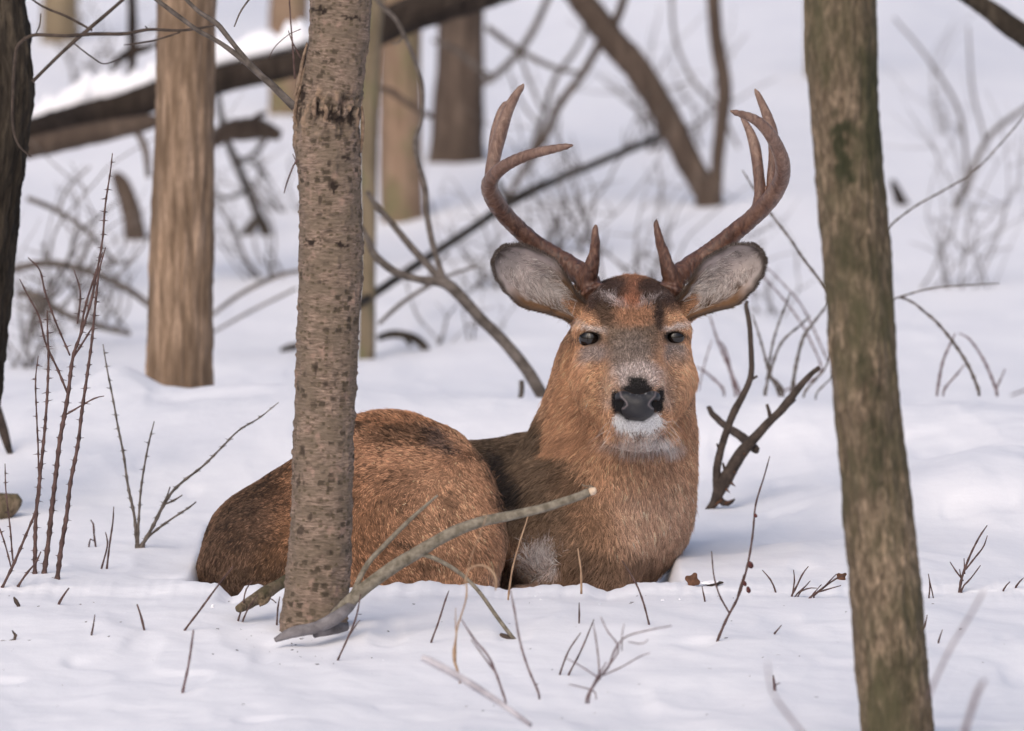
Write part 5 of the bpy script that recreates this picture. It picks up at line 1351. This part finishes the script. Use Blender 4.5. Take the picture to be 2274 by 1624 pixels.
    return make_hair(name, p, g, nn, L, rad_, (np.clip(rootc, .003, .9), np.clip(tipc, .003, .92)), body, lift=lift, droop=.06, base_local=np.array(deer.location))
px_, py_ = to_px(DV)
front = np.where(DN[:, 1] < .35, 1.0, .22)
hidden = np.where(py_ > 1345, .05, 1.0)
headw = np.where((py_ < 1010) & (px_ > 1220) & (DV[:, 1] < 13.9), 2.6, 1.0)
grow(230000, front * hidden * headw, 200)
grow(14000, front * hidden * np.where(headw > 1, .25, 1.0), 300, 1.35, .00026, .12, 'guard_hair', .28)

# -- ears
M_EAR, nt, b, acol = attr_mat('ear_skin', 'coat', .8, .1)
def ear(side, base, tip, w_up, w_dn, label):
    """cupped leaf shape opening towards the camera; side = -1 picture left"""
    ns, nt_ = 60, 40
    b0, t0 = pp(*base), pp(*tip)
    axis_ = t0 - b0; L = np.linalg.norm(axis_); ax_ = axis_ / L
    up = np.cross(ax_, [0, 1, 0]) * (1 if side > 0 else -1)
    if up[2] < 0: up = -up
    S, T = np.meshgrid(np.linspace(0, 1, ns), np.linspace(-1, 1, nt_), indexing='ij')
    prof = lambda s: np.sqrt(np.clip(1 - ((s - .52) / .48) ** 2 * np.where(s > .52, 1, 0), 0, 1)) * np.where(s < .52, .42 + .58 * sstep(0, .52, s), 1)
    W = prof(S)
    wu = np.where(T > 0, w_up, w_dn)
    edge = .0012 * vnoise(S * 14, T * 2, 0, 81)
    Pm = b0 + ax_ * (S[..., None] * L) + up * (T * W * wu + edge)[..., None]
    cup = .032 * (1 - (1 - np.abs(T)) ** 0 * T ** 2) * W - .012 * S
    roll = -.012 * sstep(.6, 1, np.abs(T)) * (1 - S)
    front_ = Pm + np.array([0, 1, 0]) * (cup + roll)[..., None]
    back = front_ + np.array([0, 1, 0]) * (.0042 * np.clip(1 - T ** 4, .15, 1) * np.clip((1 - S) * 8, .15, 1))[..., None]
    V = np.vstack([front_.reshape(-1, 3), back.reshape(-1, 3)])
    i = (np.arange(ns - 1)[:, None] * nt_ + np.arange(nt_ - 1)[None]).ravel(); o_ = ns * nt_
    A = np.stack([i, i + 1, i + nt_ + 1, i + nt_], 1); B = np.stack([i + o_, i + o_ + nt_, i + o_ + nt_ + 1, i + o_ + 1], 1)
    e1 = np.arange(ns - 1) * nt_; e2 = e1 + nt_ - 1
    E1 = np.stack([e1, e1 + nt_, e1 + nt_ + o_, e1 + o_], 1); E2 = np.stack([e2 + nt_, e2, e2 + o_, e2 + nt_ + o_], 1)
    e3 = (ns - 1) * nt_ + np.arange(nt_ - 1); E3 = np.stack([e3, e3 + 1, e3 + 1 + o_, e3 + o_], 1)
    Q = np.vstack([A, B, E1, E2, E3])
    n_ = vnormals(V, A)[:o_]
    if n_[:, 1].mean() > 0: Q = Q[:, ::-1]
    ear_o = mesh_obj('ear', V, Q, M_EAR, deer)
    tag(ear_o, label)
    s_, t_ = S.ravel(), T.ravel()
    def ecol(s, t, nz):
        rim = np.maximum(sstep(.78, .98, np.abs(t) + .06 * nz), sstep(.90, .99, s + .03 * nz))
        grey = sstep(.55, .95, s + .12 * nz)
        c_ = np.array([.50, .43, .415]) * (1 - grey[:, None]) + np.array([.34, .30, .29]) * grey[:, None]
        white = sstep(.5, .1, s) * sstep(-.2, -.6, t * 1.0) * .0 + sstep(.55, .15, s) * (1 - rim)
        c_ = c_ * (1 - .6 * white[:, None]) + np.array([.66, .60, .57]) * .6 * white[:, None]
        low = sstep(.50, .72, -t + .1 * nz) * sstep(.8, .5, s)
        c_ = c_ * (1 - low[:, None]) + np.array([.15, .085, .048]) * low[:, None]
        upb = sstep(.45, .8, t + .12 * nz) * sstep(.55, .25, s)
        c_ = c_ * (1 - upb[:, None]) + np.array([.16, .095, .055]) * upb[:, None]
        c_ = c_ * (1 - .85 * rim[:, None]) + np.array([.060, .045, .038]) * .85 * rim[:, None]
        return c_
    nz = fbm(s_ * 9, t_ * 4, side, 3, 83)
    cf = ecol(s_, t_, nz); cb_ = np.tile([.12, .075, .045], (len(s_), 1))
    vattr(ear_o, 'coat', np.vstack([cf, cb_]))
    # long pale hairs inside, short dark ones at the rim
    nh = 9000
    s = rng.random(nh) ** .8; t = rng.uniform(-1, 1, nh)
    def at(s, t, G):
        fi = s * (ns - 1); fj = (t + 1) / 2 * (nt_ - 1)
        i0 = np.clip(fi.astype(int), 0, ns - 2); j0 = np.clip(fj.astype(int), 0, nt_ - 2)
        u = (fi - i0)[:, None]; v = (fj - j0)[:, None]
        return (G[i0, j0] * (1 - u) + G[i0 + 1, j0] * u) * (1 - v) + (G[i0, j0 + 1] * (1 - u) + G[i0 + 1, j0 + 1] * u) * v
    root = at(s, t, front_)
    nrm = np.tile([0, -1., 0], (nh, 1))
    nz = fbm(s * 9, t * 4, side, 3, 83)
    wv = vnoise(s * 10, t * 7, side, 84)
    d = ax_ * (.75 + .3 * rng.normal(0, 1, nh))[:, None] + up * (np.where(np.abs(t) > .7, t * .9, -.1 * t) + .6 * wv + rng.normal(0, .25, nh))[:, None]
    d = d / np.linalg.norm(d, axis=1, keepdims=True)
    c_ = ecol(s, t, nz) * np.exp(rng.normal(0, .34, nh))[:, None]
    inner = (np.abs(t) < .7) & (s < .75)
    st_ = (rng.random(nh) < .35) & inner
    c_ = np.where(st_[:, None], c_ * .3 + np.array([.80, .75, .73]) * .7, c_ * .85)
    Lh = np.where(inner, rng.uniform(.014, .034, nh) * (1.1 - s), rng.uniform(.004, .008, nh))
    make_hair('fur', root, d, nrm, Lh, np.full(nh, .00034), np.clip(c_, .01, .9), ear_o, lift=.35, base_local=np.array(deer.location))
    # back of the ear and a fringe standing off the rim
    nb = 4500
    s = rng.random(nb); t = np.where(rng.random(nb) < .8, np.sign(rng.uniform(-1, 1, nb)) * rng.uniform(.93, 1.0, nb), rng.uniform(-1, 1, nb))
    s = np.where(rng.random(nb) < .25, rng.uniform(.95, 1.0, nb), s); 
    root = at(s, t, front_) + np.array([0, .002, 0])
    d = ax_ * (.5 + s)[:, None] + up * (t * .9)[:, None] + rng.normal(0, .2, (nb, 3)); d /= np.linalg.norm(d, axis=1, keepdims=True)
    c_ = np.tile([.075, .055, .045], (nb, 1)) * np.exp(rng.normal(0, .35, nb))[:, None]
    lo_ = (t < 0) & (s < .6); c_[lo_] = np.array([.16, .095, .055]) * np.exp(rng.normal(0, .3, lo_.sum()))[:, None]
    make_hair('rim_fur', root, d, np.tile([0, 1., 0], (nb, 1)), rng.uniform(.003, .0085, nb), np.full(nb, .0003), c_, ear_o, lift=.1, base_local=np.array(deer.location))
    return ear_o
ear(-1, (1285, 693, 13.83), (1105, 562, 13.82), M(62), M(62), None)
ear(1, (1512, 690, 13.83), (1688, 558, 13.82), M(59), M(62), None)

# -- antlers
M_ANT, nt, b = new_mat('antler', .38, .45)
v = coords(nt, (95, 95, 50)); n1 = noise(nt, v, 1, 6, .7, 1.2); n2 = noise(nt, coords(nt, (14, 14, 10)), 1, 3)
ta = nd(nt, 'ShaderNodeAttribute', attribute_name='tipness')
c = ramp(nt, n1, [(.34, (.045, .023, .018)), (.50, (.110, .052, .036)), (.70, (.205, .108, .072))])
c2 = ramp(nt, n1, [(.34, (.13, .074, .056)), (.52, (.225, .142, .110)), (.72, (.34, .24, .185))])
c = mix(nt, ta.outputs['Fac'], c, c2)
nt.links.new(c, b.inputs['Base Color'])
bump(nt, b, n1, .0018)
def antler(chains, label):
    pts = np.array([p for ch in chains for p in [[*pp(q[0], q[1], q[3]), M(q[2])] for q in ch]])
    lo = pts[:, :3].min(0) - .035; hi = pts[:, :3].max(0) + .035
    f = Field(*[np.arange(lo[k], hi[k], .0021) for k in range(3)])
    for ch in chains:
        qs = np.array([[*pp(q[0], q[1], q[3]), M(q[2] * .91)] for q in ch])
        qs = smooth_path(qs, max(len(qs) * 3, 6))
        f.chain(qs, .004)
    # pearled burr round the foot
    c0 = np.array([*pp(*[chains[0][0][0], chains[0][0][1], chains[0][0][3]])])
    c1 = np.array([*pp(*[chains[0][1][0], chains[0][1][1], chains[0][1][3]])])
    T = (c1 - c0) / np.linalg.norm(c1 - c0); N = np.cross(T, [0, 1, 0]); N /= np.linalg.norm(N); B = np.cross(T, N)
    for k in range(16):
        a = k / 16 * 6.283
        f.ell(c0 + T * .004 + (math.cos(a) * N + math.sin(a) * B) * M(chains[0][0][2]) * 1.03, np.array([.0045, .0045, .0045]) * rng.uniform(.8, 1.3), .003)
    V, Q = f.mesh(1)
    N_ = vnormals(V, Q)
    h = V[:, 2] - pp(0, 640, 13.8)[2]
    rough = np.clip(1 - h / .22, .15, 1)
    V = V + N_ * (.0016 * rough * fbm(V[:, 0] * 160, V[:, 1] * 160, V[:, 2] * 70, 3, 95))[:, None]
    o = mesh_obj('antler', V, Q, M_ANT, deer)
    vattr(o, 'tipness', np.clip(sstep(.05, .30, h) + .25 * fbm(V[:, 0] * 20, V[:, 1] * 20, V[:, 2] * 20, 2, 96), 0, 1), 'FLOAT')
    return o
antler([
 [(1318, 655, 27, 13.84), (1302, 622, 27, 13.85), (1270, 594, 25, 13.87), (1225, 566, 22.5, 13.885), (1175, 530, 21, 13.88), (1130, 487, 20.5, 13.86), (1100, 448, 21, 13.83), (1086, 412, 18.5, 13.80), (1104, 382, 15.5, 13.765), (1140, 358, 13.5, 13.74), (1185, 341, 12, 13.72), (1230, 331, 9.5, 13.70), (1260, 325, 6.5, 13.69), (1271, 323, 3.5, 13.685)],
 [(1098, 452, 15, 13.85), (1090, 400, 15, 13.86), (1098, 345, 15.5, 13.87), (1112, 295, 15, 13.87), (1126, 250, 13, 13.87), (1143, 216, 10, 13.865), (1158, 194, 6.5, 13.86), (1163, 188, 3.5, 13.86)],
 [(1093, 350, 11, 13.90), (1100, 295, 11, 13.91), (1112, 250, 8.5, 13.915), (1122, 230, 5.5, 13.92), (1126, 226, 3, 13.92)],
 [(1305, 618, 20, 13.84), (1314, 592, 16, 13.83), (1319, 570, 13, 13.827), (1321, 551, 10.5, 13.825), (1322, 531, 8.7, 13.82), (1322, 510, 6, 13.82), (1323, 499, 2.6, 13.82)]], None)
antler([
 [(1486, 652, 25, 13.84), (1500, 620, 26, 13.85), (1530, 594, 24, 13.87), (1575, 562, 22, 13.885), (1625, 522, 20.5, 13.88), (1675, 480, 20, 13.86), (1712, 440, 20, 13.83), (1735, 400, 18.5, 13.80), (1738, 362, 17, 13.77), (1725, 325, 15.5, 13.75), (1705, 292, 14, 13.73), (1680, 268, 11.5, 13.72), (1650, 255, 8.5, 13.71), (1628, 249, 5.5, 13.70), (1622, 247, 3, 13.70)],
 [(1712, 435, 11, 13.85), (1713, 400, 10, 13.86), (1718, 345, 11.5, 13.87), (1716, 300, 12.5, 13.87), (1706, 265, 11.5, 13.87), (1692, 230, 8.5, 13.87), (1681, 206, 5.5, 13.87), (1677, 199, 3, 13.87)],
 [(1684, 462, 14, 13.85), (1687, 420, 12.5, 13.86), (1683, 370, 12.5, 13.87), (1676, 325, 12.5, 13.88), (1664, 290, 9, 13.885), (1650, 264, 5, 13.89), (1645, 258, 3, 13.89)],
 [(1492, 618, 20, 13.84), (1482, 592, 15, 13.83), (1475, 570, 13, 13.827), (1469, 551, 11, 13.825), (1464, 531, 9, 13.82), (1460, 511, 6.7, 13.82), (1458, 497, 4.5, 13.82), (1458, 487, 2.2, 13.82)]], None)

# -- eyes
M_EYE, nt, b = new_mat('eye', .06, .6)
b.inputs['Base Color'].default_value = (.010, .007, .006, 1)
M_LID, nt, b = new_mat('eyelid_skin', .5, .3)
b.inputs['Base Color'].default_value = (.020, .016, .015, 1)
def sphere(c, r, nu=36, nv=20):
    u = np.arange(nu) / nu * 2 * np.pi; v_ = np.linspace(.02, np.pi - .02, nv)
    U, W = np.meshgrid(u, v_)
    V = np.stack([np.sin(W) * np.cos(U), np.cos(W), np.sin(W) * np.sin(U)], -1).reshape(-1, 3) * r + c
    i = np.arange(nv - 1)[:, None] * nu; j = np.arange(nu)[None]; j2 = (j + 1) % nu
    F = np.stack([i + j, i + nu + j, i + nu + j2, i + j2], -1).reshape(-1, 4)
    return V, F
for E_, sd in EYES:
    V, F = sphere(E_, EYE_R)
    eo = mesh_obj('eye', V, F, M_EYE, deer)
    # lids: dark rims lying along the almond opening, the upper one drawn out to the outer corner
    ca, sa = math.cos(.10 * sd), math.sin(.10 * sd)
    def rim(t, grow_=1.0):
        x, z = np.cos(t) * EA * grow_, np.sin(t) * EB * grow_
        x = x * (1 + .10 * (np.cos(t) * sd > 0))
        x, z = x * ca - z * sa, x * sa + z * ca
        y = -np.sqrt(np.clip(EYE_R ** 2 - x * x - z * z, 1e-6, None)) - .0003
        return np.stack([E_[0] + x, E_[1] + y, E_[2] + z], 1)
    for nm, t0_, t1_, r_ in (('upper_eyelid', -.15, np.pi + .15, .0027), ('lower_eyelid', np.pi, 2 * np.pi, .0011)):
        t = np.linspace(t0_, t1_, 24)
        pth = rim(t)
        rr = r_ * (.5 + .5 * np.abs(np.sin(t)))
        if nm == 'upper_eyelid':
            tail = pth[0] + np.array([[.0095, .004, -.0022]]) if sd > 0 else pth[-1] + np.array([[-.0095, .004, -.0022]])
            pth = np.vstack([tail, pth]) if sd > 0 else np.vstack([pth, tail]); rr = np.append(.0004, rr) if sd > 0 else np.append(rr, .0004)
        V, F, caps, _, _ = tube_arrays(np.hstack([pth, rr[:, None]]), 8, 50)
        mesh_obj(nm, V, [F] + caps, M_LID, eo)
    nl = 30; t = np.linspace(.25, np.pi - .25, nl)
    root = rim(t)
    d = np.stack([np.cos(t) * .5 + sd * .4, np.full(nl, -.8), np.full(nl, -.15)], 1); d /= np.linalg.norm(d, axis=1, keepdims=True)
    make_hair('lashes', root, d, np.tile([0, 0, 1.], (nl, 1)), rng.uniform(.003, .007, nl), np.full(nl, .00028), np.full((nl, 3), .012), eo, lift=.2, base_local=np.array(deer.location))

# -- nose
M_NOSE, nt, b = new_mat('nose_skin', .42, .45)
n1 = noise(nt, coords(nt, (1, 1, 1)), 700, 3)
nc = nd(nt, 'ShaderNodeAttribute', attribute_name='coat')
nt.links.new(nc.outputs['Color'], b.inputs['Base Color'])
vo = nd(nt, 'ShaderNodeTexVoronoi'); vo.inputs['Scale'].default_value = 620
nt.links.new(coords(nt, (1, 1, 1)), vo.inputs['Vector'])
bump(nt, b, vo.outputs['Distance'], .0006, .8)
nc0 = pp(1416, 899, 13.628)
f = Field(*[np.arange(nc0[k] - .05, nc0[k] + .05, .0013) for k in range(3)])
f.ell(pp(1416, 893, 13.640), (M(45), .040, M(29)), .006)
f.ell(pp(1416, 912, 13.638), (M(41), .036, M(24)), .010)
f.ell(pp(1386, 880, 13.632), (M(20), .022, M(14)), .010, rot=.1)
f.ell(pp(1446, 880, 13.632), (M(20), .022, M(14)), .010, rot=-.1)
for sd in (-1, 1):
    cx = 1416 + sd * 36
    f.cap(pp(cx + sd * 6, 880, 13.603), pp(cx - sd * 3, 896, 13.600), .0020, .0042, .003, sub=True)
    f.cap(pp(cx - sd * 3, 896, 13.600), pp(cx + sd * 10, 908, 13.610), .0042, .0034, .003, sub=True)
    f.ell(pp(cx + sd * 4, 897, 13.612), (.0068, .014, .0058), .003, sub=True)
f.cap(pp(1416, 900, 13.590), pp(1416, 935, 13.603), .0006, .0012, .003, sub=True)
V, Q = f.mesh(1)
px2, py2 = to_px(V)
cn = np.tile([.020, .020, .024], (len(V), 1))
def seg_d(x, y, pl):
    r = np.full(len(x), 1e9)
    for (x0, y0), (x1, y1) in zip(pl[:-1], pl[1:]):
        t = np.clip(((x - x0) * (x1 - x0) + (y - y0) * (y1 - y0)) / ((x1 - x0) ** 2 + (y1 - y0) ** 2), 0, 1)
        r = np.minimum(r, np.hypot(x - x0 - t * (x1 - x0), y - y0 - t * (y1 - y0)))
    return r
for fx in (lambda v: v, lambda v: 2833 - v):
    dd = seg_d(px2, py2, [(fx(q[0]), q[1]) for q in ((1376, 866), (1379, 880), (1391, 893), (1393, 900), (1386, 907), (1377, 909))])
    w = np.exp(-(dd / 2.0) ** 2) * .32
    cn = cn * (1 - w[:, None]) + np.array([.40, .33, .34]) * w[:, None]
fr = sstep(.3, .7, fbm(px2 / 5, py2 / 5, 0, 2, 97)) * np.exp(-((px2 - 1422) / 22) ** 2 - ((py2 - 870) / 7) ** 2)
cn = cn * (1 - .6 * fr[:, None]) + .5 * .6 * fr[:, None]
nose = mesh_obj('nose', V, Q, M_NOSE, deer); vattr(nose, 'coat', cn)
# whiskers and pale chin hairs
nw = 70
x = rng.uniform(1350, 1490, nw); y = rng.uniform(925, 985, nw)
root = pp(x, y, np.full(nw, 13.655))
d = np.stack([(x - 1418) / 90, np.full(nw, -.35), -rng.uniform(.2, 1, nw)], 1); d /= np.linalg.norm(d, axis=1, keepdims=True)
wc = np.where((rng.random(nw) < .4)[:, None], [.03, .03, .03], [.7, .68, .66])
make_hair('whiskers', root, d, np.tile([0, -1., 0], (nw, 1)), rng.uniform(.015, .045, nw), np.full(nw, .00018), wc, body, lift=.2, droop=.2, base_local=np.array(deer.location))
